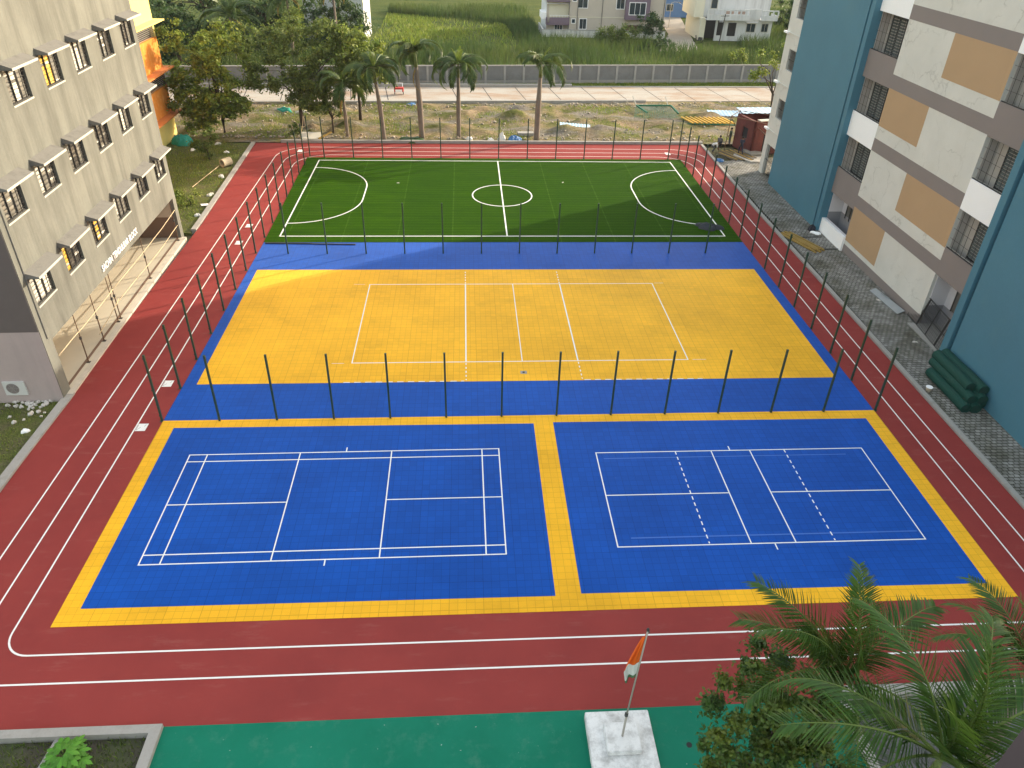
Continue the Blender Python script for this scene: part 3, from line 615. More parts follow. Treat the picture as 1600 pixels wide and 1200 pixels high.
# two bays of recessed balconies with parapets of alternating colour
m_bmesh = mk('dusty_window_mesh', (.12, .115, .105), .7, .25, 3, 20); m_bwall = mk('balcony_grey_wall', (.40, .375, .345), .85, .1, .8, 8); m_lilac = mk('lilac_white_paint', (.62, .6, .62), .8, .04)
shutter = []
for x0, x1, g in ((-17.72, -14.05, 0), (-3.72, .25, 1)):
    prev = 3.05 if g == 0 else 3.3
    for k, (a, b_) in enumerate(OPEN):
        rb('parapet', (m_taupe, m_white)[k % 2], (x0, x1, -.003, .22, prev, a)); prev = b_
        rb('balcony_floor', m_bwall, (x0, x1, .22, 1.0, a-1.05, a-.9))
        rb('balcony_wall', m_bwall, (x0, x1, .8, 1.0, a-.9, b_+.75), (x0+.001, x0+.06, .22, .8, a-.9, b_+.75))
        s0 = x1-3.1 if g == 0 else x1-3.0
        f = rb('window', m_steel, (s0-.06, s0+1.75, .72, .79, a-.2, a-.14), (s0-.06, s0+1.75, .72, .79, b_-.25, b_-.19), (s0-.06, s0, .72, .79, a-.14, b_-.25), (s0+1.69, s0+1.75, .72, .79, a-.14, b_-.25), (s0+.82, s0+.87, .72, .79, a-.14, b_-.25))
        mb = MB()
        for j in range(13):
            zc = a-.06+j*(b_-a-.1)/13
            for p, q in ((s0, s0+.82), (s0+.87, s0+1.69)): mb.add([(p, .70, zc), (q, .70, zc), (q, .77, zc+.10), (p, .77, zc+.10)], [(0, 1, 2, 3)])
        mb.build('louvre', mk('shutter_dark', (.085, .095, .09), .5, .1), f)
        mb = MB()
        n_ = int((x1-x0)/.42)
        for j in range(1, n_): xx = x0+(x1-x0)*j/n_; mb.box(xx-.007, xx+.007, .06, .075, a, b_)
        for j in range(1, 4): mb.box(x0, x1, .09, .105, a+(b_-a)*j/4-.006, a+(b_-a)*j/4+.006)
        mb.box(x0, x1, .05, .1, a, a+.05); mb.build('balcony_grille', m_bar, RB)
        mb = MB(); mb.box(x0+.02, x1-.02, .12, .2, a, a+.03); mb.build('ledge', m_hoodw, RB)
    rb('parapet', m_beige, (x0, x1, -.003, .22, prev, RT))
rb('ground_parapet', m_white, (-17.72, -14.03, -.16, .02, -.3, 1.02)); rb('parapet_top', m_lilac, (-17.72, -14.03, .02, .22, .9, 1.015))
for q, zz in (((-17.72, -14.05), (1.5, 3.05)), ((-3.72, .25), (1.25, 3.3))): rb('porch_wall', m_lilac, (*q, 1.2, 1.3, *zz), (q[0]+.002, q[0]+.05, .2, 1.2, *zz)); rb('porch_dado', mk('grey_dado', (.25, .25, .27), .8, .05), (*q, 1.18, 1.3, -.3, zz[0]), (q[0]+.002, q[0]+.06, .2, 1.18, -.3, zz[0]))
rb('porch_window', m_bmesh, (-16.9, -15.7, 1.14, 1.2, 1.5, 2.8)); rb('porch_window', m_bmesh, (-2.9, -.9, 1.14, 1.2, 1.3, 2.7))
mb = MB()
for x in (-16.3, -1.9, -.9, -16.9, -15.7, -2.9): mb.box(x-.03, x+.03, 1.1, 1.14, 1.28, 2.75)
mb.build('window_frame', m_steel, RB)
# teal towers
rb('teal_tower', m_teal, (-28.2, -18.5, -.36, 1.9, -.3, RT), (-18.5, -18.22, -.1, 1.9, -.3, RT), (-18.22, -17.72, -.40, 1.9, -.3, RT))
rb('teal_tower', m_teal, (.25, .72, -1.10, 1.9, -.3, RT), (.72, 1.0, -.8, 1.9, -.3, RT), (1.0, 18, -1.05, 1.9, -.3, RT))
for q in ((-18.36, -.16), (.86, -.86)): mb = MB(); mb.tube([(q[0], q[1], -.2), (q[0], q[1], RT)], .05, 8); mb.build('drain_pipe', m_teal, RB)
# beige end wing
h_ = [(-30.3, -28.25, 3.93*k+1.15, 3.93*k+2.75) for k in range(1, 5)]+[(-30.7, -28.25, -.4, 2.7)]
MB().wall(-31.5, -28.2, -.3, RT, h_, -.08, .25).build('wing_wall', m_beige, RB)
for k in range(1, 5): rb('ledge', m_white, (-31.7, -30.9, -.3, -.085, 3.93*k-.12, 3.93*k+.02)); rb('string_course', m_beige, (-30.9, -28.25, -.14, -.085, 3.93*k-.1, 3.93*k))
rb('wing_end_wall', m_beige, (-31.5, -30.4, .25, 14, 2.9, RT), (-31.5, -30.2, 1.5, 14, -.3, 2.9))
for q in h_:
    mb = MB(); mb.box(q[0], q[1], .015, .05, (max(q[2], 0)+q[3])/2-.02, (max(q[2], 0)+q[3])/2+.02)
    for j in range(1, 9): xx = q[0]+(q[1]-q[0])*j/9; mb.box(xx-.012, xx+.012, .02, .045, max(q[2], 0), q[3])
    mb.build('wing_grille', m_steel, RB)
rb('core', m_dark, (-30.2, 18, 2.0, 14, -.3, RT-.4), (-30.2, -28.2, .6, 2.0, -.3, RT-.4)); rb('roof', m_conc, (-31.5, 18, .0, 14, RT, RT+.1))
rb('steel_step', m_conc, (-3.72, .2, -.6, 1.88, -.3, .02))

# ------------------------------------------------------------------ fence posts
shaft = MB(); shaft.box(-.043, .043, -.043, .043, 0, 3.62); shaft.box(-.048, .048, -.048, .048, 3.62, 3.64); sh_me = shaft.mesh('fence_post', m_post)
bp = MB(); bp.box(-.09, .09, -.09, .09, 0, .012); bp.box(-.06, -.04, -.06, -.04, .012, .03); bp.box(.04, .06, .04, .06, .012, .03); bp_me = bp.mesh('base_plate', m_post)
br = MB(); br.box(-.08, -.0435, -.02, .02, -.035, .035); br.tube([(-.09, 0, 0), (-.075, 0, 0)], .018, 6); br_me = br.mesh('bracket', m_post)
def post(x, y, label, group, rz):
    o = link('fence_post', sh_me, None, (x, y, .0), rz); tag(o, label, 'fence post', group)
    o.rotation_euler = (R.gauss(0, .003), R.gauss(0, .003), rz)
    link('base_plate', bp_me, o)
    for z in (.3, 1.75, 3.45): link('bracket', br_me, o, (0, 0, z))
for k in range(16):
    y = -4.72+2.64*k
    nm = ORD[k]
    post(-17.15, y, 'dark green post in the left side row of the courts, %s from the near end' % nm, 'posts down the left side of the courts', 0)
    post(17.17, y, 'dark green post in the right side row of the courts, %s from the near end' % nm, 'posts down the right side of the courts', math.pi)
for k in range(1, 13):
    post(-17.15+2.638*k, -4.78, 'dark green post on the yellow strip behind the front courts, %s from the left' % ORD[k-1], 'posts between yellow court and front courts', math.pi/2)
for k in range(12):
    post(-14.96+2.615*k, 13.62, 'dark green post on the blue strip before the turf pitch, %s from the left' % ORD[k], 'posts between yellow court and turf pitch', math.pi/2)
for k in range(13):
    post(-15.8+2.66*k, 34.5, 'dark green post along the far edge of the turf pitch, %s from the left' % ORD[k], 'posts along the far edge of the turf pitch', math.pi/2)

# ------------------------------------------------------------------ flag on its plinth
FP = thing('flag_plinth', 'square two-step white plinth with peeling paint on the green pavement', 'plinth', (1.5, -20.8, .004))
m_peel = mk('peeling_white_paint', (.74, .75, .75), .85, .08, 1.5, 10, dirt=(.26, .26, .25), dirtamt=.75, dirtscale=2.6, bump=.25)
def bevbox(name, mat, parent, x0, x1, y0, y1, z0, z1, bv=.02):
    bm = bmesh.new(); bmesh.ops.create_cube(bm, size=1)
    for v in bm.verts: v.co = ((x0+x1)/2+v.co.x*(x1-x0), (y0+y1)/2+v.co.y*(y1-y0), (z0+z1)/2+v.co.z*(z1-z0))
    bmesh.ops.bevel(bm, geom=bm.edges[:], offset=bv, segments=2, affect='EDGES'); me = bpy.data.meshes.new(name); bm.to_mesh(me); bm.free(); me.materials.append(mat)
    return link(name, me, parent)
bevbox('lower_step', m_peel, FP, -.97, .97, -1.25, .85, -.02, .3); bevbox('upper_step', m_peel, FP, -.5, .5, -.52, .38, .3, .5)
FL = thing('flagpole', 'thin grey flagpole standing on the white plinth', 'flagpole', (1.5, -20.85, .5))
mb = MB(); mb.tube([(0, 0, 0), (.01, 0, 1.1)], .034, 8); mb.tube([(.01, 0, 1.05), (.17, .06, 4.75)], .026, 8); mb.build('pole', mk('grey_pole', (.40, .37, .33), .5, .15, 3, 9), FL, True)
mb = MB(); mb.lathe([(.05, 1.02), (.055, 1.04), (.055, 1.14), (.04, 1.16)], 8); mb.build('joint_collar', m_steel, FL)
mb = MB(); mb.lathe([(.02, 4.73), (.04, 4.75), (.045, 4.79), (.03, 4.83), (.01, 4.85)], 8, (.17, .06, 0)); mb.tube([(.19, .06, 4.68), (.23, .06, 4.68)], .022, 6); mb.build('finial', m_steel, FL)
V = []; F = []; mi = []; nu, nv = 14, 30                                # tricolour cloth hanging in folds along the pole
for j in range(nv+1):
    v = j/nv
    for i in range(nu+1):
        u = i/nu; wdt = .06+.30*min(1, v*1.6)*(1-.35*max(0, v-.7)/.3)
        V.append((.165-.082*v-wdt*1.12*u-.012, .06-.02*v+.10*math.sin(u*9+v*3)*u, 4.68-1.85*v-.32*u*(1-v*.4)))
for j in range(nv):
    for i in range(nu):
        a = j*(nu+1)+i; F.append((a, a+1, a+nu+2, a+nu+1)); mi.append(0 if j < nv*.66 else 1 if j < nv*.92 else 2)
fo = link('flag', npmesh('flag', V, F, [mk('saffron_cloth', (.78, .13, .012), .8, .06), mk('white_cloth', (.72, .72, .70), .8, .04), mk('green_cloth', (.10, .2, .10), .8, .06)], mi)); fo.location = (1.5, -20.85, .5)
sm = fo.modifiers.new('thick', 'SOLIDIFY'); sm.thickness = .004
tag(fo, 'limp orange, white and green flag hanging from the flagpole', 'flag')

# ------------------------------------------------------------------ planters at the near edge
t = thing('planter_wall', 'low grey cement planter wall at the near left corner of the red track', 'wall')
mb = MB(); mb.box(-30, -12.1, -19.97, -19.7, -.3, .16); mb.box(-12.42, -12.1, -40, -19.97, -.3, .16); mb.build('coping', m_conc, t)
t = thing('planter_wall', 'low grey cement planter wall under the palms at the near right', 'wall')
mb = MB(); mb.box(8.6, 30, -19.72, -19.35, -.3, .2); mb.box(8.6, 8.9, -40, -19.72, -.3, .2); mb.build('coping', m_conc, t)
mb = MB(); mb.box(9.0, 30, -23.2, -22.9, -.3, .25); mb.box(11.6, 30, -24.9, -24.6, -.3, .32); mb.build('cross_wall', mk('pale_cement', (.5, .49, .46), .9, .15, 2, 9, dirt=(.3, .28, .25), dirtamt=.5), t)
sheet('planter_soil', [(-30, -40), (-12.42, -40), (-12.42, -19.97), (-30, -19.97)], -.1, mk('planter_earth', (.075, .065, .05), .95, .4, 3, 14, bump=.6, dirt=(.05, .085, .02), dirtamt=.8, dirtscale=1.2))
sheet('planter_gravel', [(8.9, -40), (30, -40), (30, -19.72), (8.9, -19.72)], -.08, mk('dark_gravel', (.11, .11, .115), .95, .4, 6, 30, bump=.8, bscale=50))
mb = MB(); mb.bar((-15.0, -19.98, -.06), (-15.5, -24, -.06), .28, .1); tag(mb.build('edging_strip', m_conc), 'pale narrow cement strip across the near left planter bed', 'edging')
g = NR; P_ = np.stack([g.uniform(-18, -12.5, 2600), g.uniform(-23, -20, 2600), np.full(2600, -.1)], 1)
blades('planter_weeds', 'low dark green weeds covering the near left planter bed', P_, .16, .03, lf_mid, 5, .8)
# broad-leaved plant in the planter
t = thing('papaya_plant', 'bright green broad-leaved plant growing in the near left planter', 'plant', (-14.35, -20.75, -.1))
mb = MB(); mb.tube([(0, 0, 0), (.03, 0, .45)], [.03, .02], 6); ends = []
for i in range(15):
    a = i*2.4; r = .08+.028*i; e = Vector((math.cos(a)*r, math.sin(a)*r*.95, .80-.02*i)); mb.tube([(.03, 0, .42), Vector((.03, 0, .5))*.5+e*.5+Vector((0, 0, .12)), e], [.012, .009, .007], 5); ends.append((e, a))
mb.build('stem', m_rachis, t)
lp = leaf_mat('bright_leaf', (.07, .22, .02), (.10, .26, .03), .4)
for e, a in ends:
    mb = MB(); pts = []; L = .36
    for k in range(5):
        b_ = a+(k-2)*.62; ln = L*(1-.16*abs(k-2)); d = Vector((math.cos(b_), math.sin(b_), -.25)); n = Vector((-math.sin(b_), math.cos(b_), 0))
        pt = [e, e+d*ln*.35+n*.075, e+d*ln*.75+n*.06, e+d*ln+Vector((0, 0, -.03)), e+d*ln*.75-n*.06, e+d*ln*.35-n*.075]; mid = e+d*ln*.5+Vector((0, 0, .025))
        mb.add(pt+[mid], [(i, (i+1) % 6, 6) for i in range(6)])
    mb.build('leaf', lp, t)

# ------------------------------------------------------------------ near palms and tree, bottom right
nf = [frond_mesh('frond', [lf_near, m_rachis], 3.1, 52, .80, .95, 1.45, s_, .044, 4, .35, .75, .55) for s_ in (1, 2, 3)]+[frond_mesh('frond', [lf_near, m_rachis], 2.7, 44, .66, 1.3, .9, s_, .042, 4, .5, .8, .35) for s_ in (4, 5)]
def near_palm(x, y, z, dirs, label, lean=(0, 0), scale=1.0):
    scale *= 1.14; t = thing('palm_tree', label, 'palm', (x+lean[0], y+lean[1], -.1), 0, 'palms at the near right corner')
    dx, dy = -lean[0], -lean[1]
    mb = MB(); mb.tube([(0, 0, 0), (dx*.3, dy*.3, z*.4), (dx*.9, dy*.9, z-1.2)], [.16, .13, .10], 10); mb.build('trunk', m_palmt, t, True)
    mb = MB(); mb.tube([(dx*.88, dy*.88, z-1.3), (dx*.96, dy*.96, z-.6), (dx, dy, z+.05)], [.105, .095, .05], 10); mb.build('crownshaft', m_shaft, t, True)
    for i, (az, pit, k) in enumerate(dirs):
        o = link('frond', nf[k], t, (dx, dy, z)); o.rotation_euler = (R.uniform(-.25, .25), -rad(pit), rad(az)); s_ = scale*R.uniform(.92, 1.06); o.scale = (s_, s_, s_)
    return t
near_palm(6.35, -25.3, 7.2, [(112, 12, 0), (170, -6, 1), (80, 22, 3), (205, -12, 2), (52, 5, 1), (20, -6, 0), (310, 0, 2), (262, 0, 1), (140, -28, 0), (128, 30, 4), (188, 12, 3), (230, 10, 0)], 'largest green palm, its crown lowest in the near right corner', (1.2, .6))
near_palm(6.4, -22.1, 5.0, [(135, 14, 0), (160, 8, 1), (92, 20, 3), (70, 14, 2), (200, -8, 0), (25, 0, 1), (300, 0, 2), (245, -5, 1), (145, 28, 4), (110, 35, 3), (180, 18, 1)], 'green palm behind the small-leaved tree at the near right, fronds over the yellow border', (.8, .4), .98)
near_palm(10.8, -22.6, 5.6, [(140, 2, 1), (165, -6, 0), (80, 4, 4), (40, 0, 2), (195, -14, 1), (10, -8, 0), (230, -14, 2), (300, 0, 1), (128, 10, 3), (175, 25, 4), (100, -2, 2), (215, 15, 0)], 'green palm at the right edge of the picture beside the corner of the courts', (.9, .5), .76)
tree('leafy_tree', 'small-leaved dark green tree between the flagpole and the near palms', (4.75, -22.6, -.1), 6.0, [(0, 0, 4.3, 1.9, 1.8, 1.7), (.6, .6, 4.7, 1.7, 1.6, 1.4), (-.9, -.3, 3.4, 1.5, 1.5, 1.5), (.2, -.4, 2.6, 1.7, 1.5, 1.5)], 100, 24000, .135, lf_neart, 21, .1, .3, m_bark, clr=(.22, .42))

# ledge of the house the picture was taken from
mb = MB(); e0 = Vector((-.49, -30.98)); d = Vector((.28, .19)).normalized(); n = Vector((d.y, -d.x))
mb.prism([tuple(e0-d*2.2), tuple(e0-d*2.2+n*1.6), tuple(e0+d*4+n*1.6), tuple(e0+d*4)], 17.86, 18.0)
tag(mb.build('concrete_ledge', mk('dark_plum_paint', (.014, .013, .02), .8, .1, spec=.1)), 'dark plum painted ledge cutting the bottom right corner of the picture', 'ledge')

# ------------------------------------------------------------------ things on and beside the courts
mb = MB()
for a, b_ in (((-16.85, 15.28, .055), (-13.6, 15.2, .055)), ((-13.62, 15.17, .05), (-10.62, 15.05, .05))): mb.bar(a, b_, .085, .07)
tag(mb.build('steel_bar', m_steel), 'long black steel bar lying on the blue strip against the turf edge', 'bar')
def crumple(name, label, cat, loc, sx, sy, h, mat, seed, rz=0, group=None, nn=26, wr=3):
    g = np.random.default_rng(seed); u, v = np.meshgrid(np.linspace(-1, 1, nn), np.linspace(-1, 1, nn)); r = np.sqrt(u*u+v*v); a = np.arctan2(v, u)
    q = np.maximum(abs(u), abs(v)); k = np.where(r > 0, q/np.maximum(r, 1e-6), 1); U, V_ = u*k, v*k; R_ = 1+.18*np.sin(3*a+g.uniform(0, 6))+.12*np.sin(5*a+g.uniform(0, 6))
    z = np.zeros_like(u)
    for _ in range(14): fx, fy = g.normal(0, wr, 2); z += np.abs(np.sin(fx*u+fy*v+g.uniform(0, 6)))
    z = z/14; z = (z-z.min())/(z.max()-z.min()); e = np.clip(1-q**2.2, 0, 1); z = h*e**.5*(.45+.7*z)
    idx = np.arange(nn*nn).reshape(nn, nn); F = np.stack([idx[:-1, :-1], idx[:-1, 1:], idx[1:, 1:], idx[1:, :-1]], -1).reshape(-1, 4)
    o = link(name, npmesh(name, np.stack([U*R_*sx/2, V_*R_*sy/2, z], -1).reshape(-1, 3), F, mat), None, loc, rz); return tag(o, label, cat, group)
crumple('tarpaulin', 'crumpled dark grey tarpaulin on the near right corner of the turf pitch', 'tarpaulin', (15.3, 18.0, .04), 1.9, .95, .42, mk('dark_tarp', (.035, .04, .05), .6, .3), 3, -.3)
t = thing('drain_cover', 'small square drain cover set in the yellow court near its front edge', 'drain cover', (0, -1.05, .018)); mb = MB(); mb.box(-.17, .17, -.13, .13, -.01, .006); mb.build('plate', m_conc, t)
mb = MB(); mb.lathe([(.07, .006), (.07, .009)], 12); mb.build('hole', m_dark, t)
mb = MB(); mb.lathe([(.075, -.05), (.085, .008), (.06, .008)], 14, (3.55, -20.93, .004)); tag(mb.build('drain_hole', m_dark), 'small round black drain hole in the green pavement right of the plinth', 'drain')
# paver path: planks, sheet, gate, rolls, bucket, bags
m_plank = mk('yellow_bamboo_plank', (.30, .20, .055), .8, .25, 2, 12)
d_ = Vector((.4, -1, 0)).normalized(); n_ = Vector((1, .4, 0)).normalized()
for i in range(13):
    lay = 0 if i < 8 else 1; q = (i-3.5 if lay == 0 else (i-8)-1.6)*.135; c = Vector((21.45, 15.55, .05+lay*.06))+n_*q+d_*R.uniform(-.12, .12)+(d_*.35 if i % 3 == 0 else Vector())
    mb = MB(); a = c-d_*1.75+n_*R.uniform(-.04, .04); mb.bar(a, c+d_*1.65+n_*R.uniform(-.04, .04), .12, .05)
    tag(mb.build('yellow_plank', m_plank), 'yellowish timber plank in the flat stack beside the right kerb', 'plank', 'planks stacked beside the right kerb')
for i, (y, x0, x1) in enumerate(((16.4, 21.5, 23.4), (14.25, 21.9, 23.7))):
    mb = MB(); mb.bar((x0, y, .0), (x1, y+.05, .0), .06); tag(mb.build('steel_bar', m_steel), 'dark steel bar lying across the pavers, %s the plank stack' % ('beyond the middle of' if i == 0 else 'at the near end of'), 'bar')
mb = MB(); mb.add([(22.95, 7.9, .03), (23.35, 7.95, .16), (23.72, 4.95, .16), (23.2, 4.8, .03), (22.95, 7.9, .0), (23.35, 7.95, .13), (23.72, 4.95, .13), (23.2, 4.8, .0)], [(0, 1, 2, 3)[::-1], (4, 5, 6, 7), (0, 4, 5, 1), (1, 5, 6, 2), (2, 6, 7, 3), (3, 7, 4, 0)])
mb.bar((23.3, 7.2, .2), (23.52, 6.5, .2), .03); tag(mb.build('metal_sheet', mk('galvanised_sheet', (.33, .36, .38), .4, .12, 2, 6, spec=.6, metal=.4)), 'long bluish metal sheet lying on the pavers by the taupe plinth', 'sheet')
t = thing('steel_gate', 'dark steel grille gate leaning at the porch between beige wall and teal tower', 'gate', (23.72, 0, -.02))
mb = MB(); P0, P1 = Vector((.12, 4.75, 0)), Vector((-.35, .0, 0)); tp = Vector((.35, 0, 1.75))
for f_ in (0, .25, .5, .75, 1): q = P0.lerp(P1, f_); mb.bar(q, q+tp, .05)
for f_ in (.02, .5, .98): mb.bar(P0+tp*f_, P1+tp*f_, .045)
mb.build('frame', m_steel, t)
mb = MB()
for i in range(1, 30): q = P0.lerp(P1, i/30); mb.bar(q, q+tp, .014)
for i in range(1, 9): mb.bar(P0+tp*i/9, P1+tp*i/9, .014)
mb.build('bars', m_bar, t)
m_roll = mk('green_mesh_netting', (.005, .05, .038), .75, .25, 8, 40, bump=.5, bscale=60)
for i, (x, z, y0, y1, w_) in enumerate(((21.62, .24, -1.7, -5.0, 'bottom roll nearest the track'), (22.1, .24, -1.4, -5.05, 'middle roll of the bottom layer'), (22.56, .24, -1.3, -4.7, 'bottom roll against the teal wall'), (21.88, .64, -1.3, -4.85, 'outer roll of the middle layer'), (22.38, .64, -1.35, -4.9, 'inner roll of the middle layer'), (22.48, 1.02, -1.1, -4.6, 'inner topmost roll'), (22.0, 1.0, -1.2, -4.3, 'outer topmost roll'))):
    t = thing('netting_roll', 'dark green netting, %s in the pile by the teal tower' % w_, 'roll', (x, (y0+y1)/2, z-.02), 0, 'rolls of green netting by the teal tower')
    mb = MB(); L = (y0-y1)/2; mb.tube([(0, -L, 0), (.01, -L*.3, .01), (-.01, L*.4, 0), (0, L, 0)], [.275, .28, .27, .275], 14); mb.build('roll', m_roll, t, False)
    mb = MB(); V_ = [(.02+.012*a_)*1 for a_ in range(0)]
    sp = [((.03+.0105*k)*math.cos(k*.9), -L-.006, (.03+.0105*k)*math.sin(k*.9)) for k in range(20)]; mb.tube(sp, .008, 4); mb.build('coil_edge', m_dark, t)
t = thing('paint_bucket', 'small cream bucket standing by the right kerb near the netting', 'bucket', (20.72, -3.2, -.02)); mb = MB(); mb.lathe([(.11, 0), (.15, .26), (.165, .3), (.15, .3), (.14, .27)], 16); mb.build('pail', mk('cream_plastic', (.55, .45, .33), .5, .15, 6, 20, dirt=(.75, .75, .72), dirtamt=.7, dirtscale=5), t, True); mb = MB(); mb.lathe([(.168, .285), (.17, .31), (.14, .31)], 16); mb.build('rim', m_white, t)
crumple('bag', 'black and white bag slumped at the foot of the far teal tower', 'bag', (23.15, 17.75, -.02), .6, .5, .45, mk('black_bag', (.02, .02, .03), .6, .2), 8)
crumple('cloth', 'white cloth spread by the black bag at the white porch parapet', 'cloth', (23.25, 17.15, -.02), .8, .45, .14, m_white, 9, -.6)
# pale stones by the left building
m_stone = mk('pale_stone', (.55, .52, .48), .9, .2, 4, 16)
def stone_mesh(seed):
    bm = bmesh.new(); bmesh.ops.create_icosphere(bm, subdivisions=2, radius=1); g = random.Random(seed)
    for v in bm.verts:
        n = v.co.normalized(); k = 1+.22*math.sin(3*n.x+g.random())+.18*math.sin(4*n.y+2*n.z+seed); v.co = Vector((n.x*k, n.y*k*.8, n.z*k*.6))
    me = bpy.data.meshes.new('stone'); bm.to_mesh(me); bm.free(); me.materials.append(m_stone); return me
sms = [stone_mesh(i) for i in range(4)]
for i in range(52):
    if i < 40: x, y = R.uniform(-25.0, -23.0), -2.6-abs(R.gauss(0, .55))
    else: x, y = R.uniform(-24.6, -22.8), R.uniform(-4.6, -2.9)
    o = link('stone', R.choice(sms), None, (x, y, -.1+R.uniform(0, .05)), R.uniform(0, 6)); s_ = R.uniform(.07, .14); o.scale = (s_, s_, s_); tag(o, 'pale rounded stone in the scatter below the air conditioner', 'stone', 'pale stones below the air conditioner')
crumple('plastic_bag', 'pale crumpled plastic bag on the grass by the near left kerb', 'bag', (-23.1, -5.2, -.12), .35, .3, .15, m_white, 12)
P_ = np.stack([NR.uniform(-32, -22.6, 9000), NR.uniform(-14, -2.4, 9000), np.full(9000, -.12)], 1); k_ = np.sin(P_[:, 0]*1.3+1)+np.sin(P_[:, 1]*1.7)+NR.normal(0, .6, 9000) > .1
blades('lawn_grass', 'patchy short grass between the near left kerb and the side wall', P_[k_], .13, .025, lf_lawn, 6, .8)
# ------------------------------------------------------------------ beyond the track: trees, palms, wall, houses
n_ = 42000
P_ = np.stack([NR.uniform(-31, -22.7, n_//2), NR.uniform(17.6, 39.5, n_//2), np.full(n_//2, -.06)], 1); q = np.sin(P_[:, 0]*1.1)+np.sin(P_[:, 1]*.9+P_[:, 0])+NR.normal(0, .8, len(P_)) > -.5; q &= P_[:, 0] < -22.75-.035*(P_[:, 1]-18)-.12*np.abs(NR.normal(0, 2, len(P_)))
blades('side_grass', 'short bright green grass on the strip between the grey building and the track kerb', P_[q], .15, .03, lf_lawn, 7, .8)
P_ = np.stack([NR.uniform(-35, 40, n_), NR.uniform(40, 54, n_), np.zeros(n_)], 1); f_ = np.sin(P_[:, 0]*.55+1.2)*1.1+np.sin(P_[:, 1]*.8+P_[:, 0]*.3)+NR.normal(0, .5, n_)-.04*np.maximum(0, P_[:, 0]-5)
P_ = P_[f_ > .75]; blades('waste_grass', 'patches of low yellow-green grass over the rubble ground', P_+np.array([0, 0, .05]), .22, .05, lf_lite, 8, .8)
n_ = 26000; X_ = NR.uniform(-45, 48, n_); T_ = NR.uniform(0, 1, n_); Y_ = 55.15+.055*X_+1.09*(7.35-.012*X_)+T_*(1.9+.018*X_)
blades('verge_grass', 'strip of green grass between the concrete road and the grey compound wall', np.stack([X_, Y_, np.full(n_, -.05)], 1), .2, .06, lf_lite, 9, .6)
# reed beds behind the wall: thousands of upright blades, one mass
n_ = 170000; X_ = NR.uniform(-40, 75, n_); U_ = NR.random(n_)**.8; Y_ = 65.6+.075*X_+U_*62
dens = .55+.5*np.sin(X_*.35+Y_*.11)+.35*np.sin(X_*.12-Y_*.3+1)
keep = NR.random(n_) < np.clip(dens, .12, 1)
house = ((X_ > 9.5) & (X_ < 35) & (Y_ > 93.5)) | ((X_ > 35) & (X_ < 50.5) & (Y_ > 95.5)) | ((X_ > 27) & (X_ < 42) & (Y_ > 87.5+.0*X_)) | ((X_ < -17.4) & (X_ > -29) & (Y_ > 90))
mown = (X_ < 6-.06*(Y_-86)) & (Y_ > 88) & (Y_ < 122-.5*(X_+18))
ht = np.where(mown, .45, 1.0)
keep &= ~house; keep &= ~(mown & (NR.random(n_) < .35))
X_, Y_, mown = X_[keep], Y_[keep], mown[keep]
lf_reed = leaf_mat('reed_blade', (.034, .078, .024), (.075, .105, .028), .45, .7, .1)
near = ~mown
blades('reed_bed', 'tall dense green reeds filling the land behind the grey compound wall', np.stack([X_[near], Y_[near], np.full(near.sum(), -.02)], 1), 1.75, .075, lf_reed, 10, .4, 'reeds')
blades('meadow_grass', 'low yellowish meadow grass behind the reeds at the top of the picture', np.stack([X_[mown], Y_[mown], np.full(mown.sum(), -.02)], 1), .5, .14, lf_lite, 11, .7)
# compound wall
m_cwall = mk('grey_block_wall', (.185, .19, .195), .95, .18, .5, 8, dirt=(.13, .125, .12), dirtamt=.6, dirtscale=.7, bump=.2)
CW = thing('compound_wall', 'long grey block compound wall with pillars behind the concrete road', 'wall', (0, 64.6, 0), math.atan(.075))
mb = MB(); mb.box(-62, 48, -.06, .06, -.3, 2.12); mb.build('wall_panel', m_cwall, CW)
mb = MB(); mb.box(-62, 48, -.1, -.061, .0, .42); mb.build('plinth_beam', mk('plinth_grey', (.28, .27, .26), .95, .15), CW)
mb = MB(); mb.box(-62, 48, -.13, .13, 2.12, 2.24); mb.build('coping', mk('coping_grey', (.30, .29, .28), .95, .15), CW)
pm = MB(); pm.box(-.13, .13, -.16, .14, -.3, 2.118); pm_me = pm.mesh('pillar', mk('pillar_grey', (.33, .325, .315), .95, .15))
for i in range(45): link('pillar', pm_me, CW, (-61+2.43*i, -.002, 0))
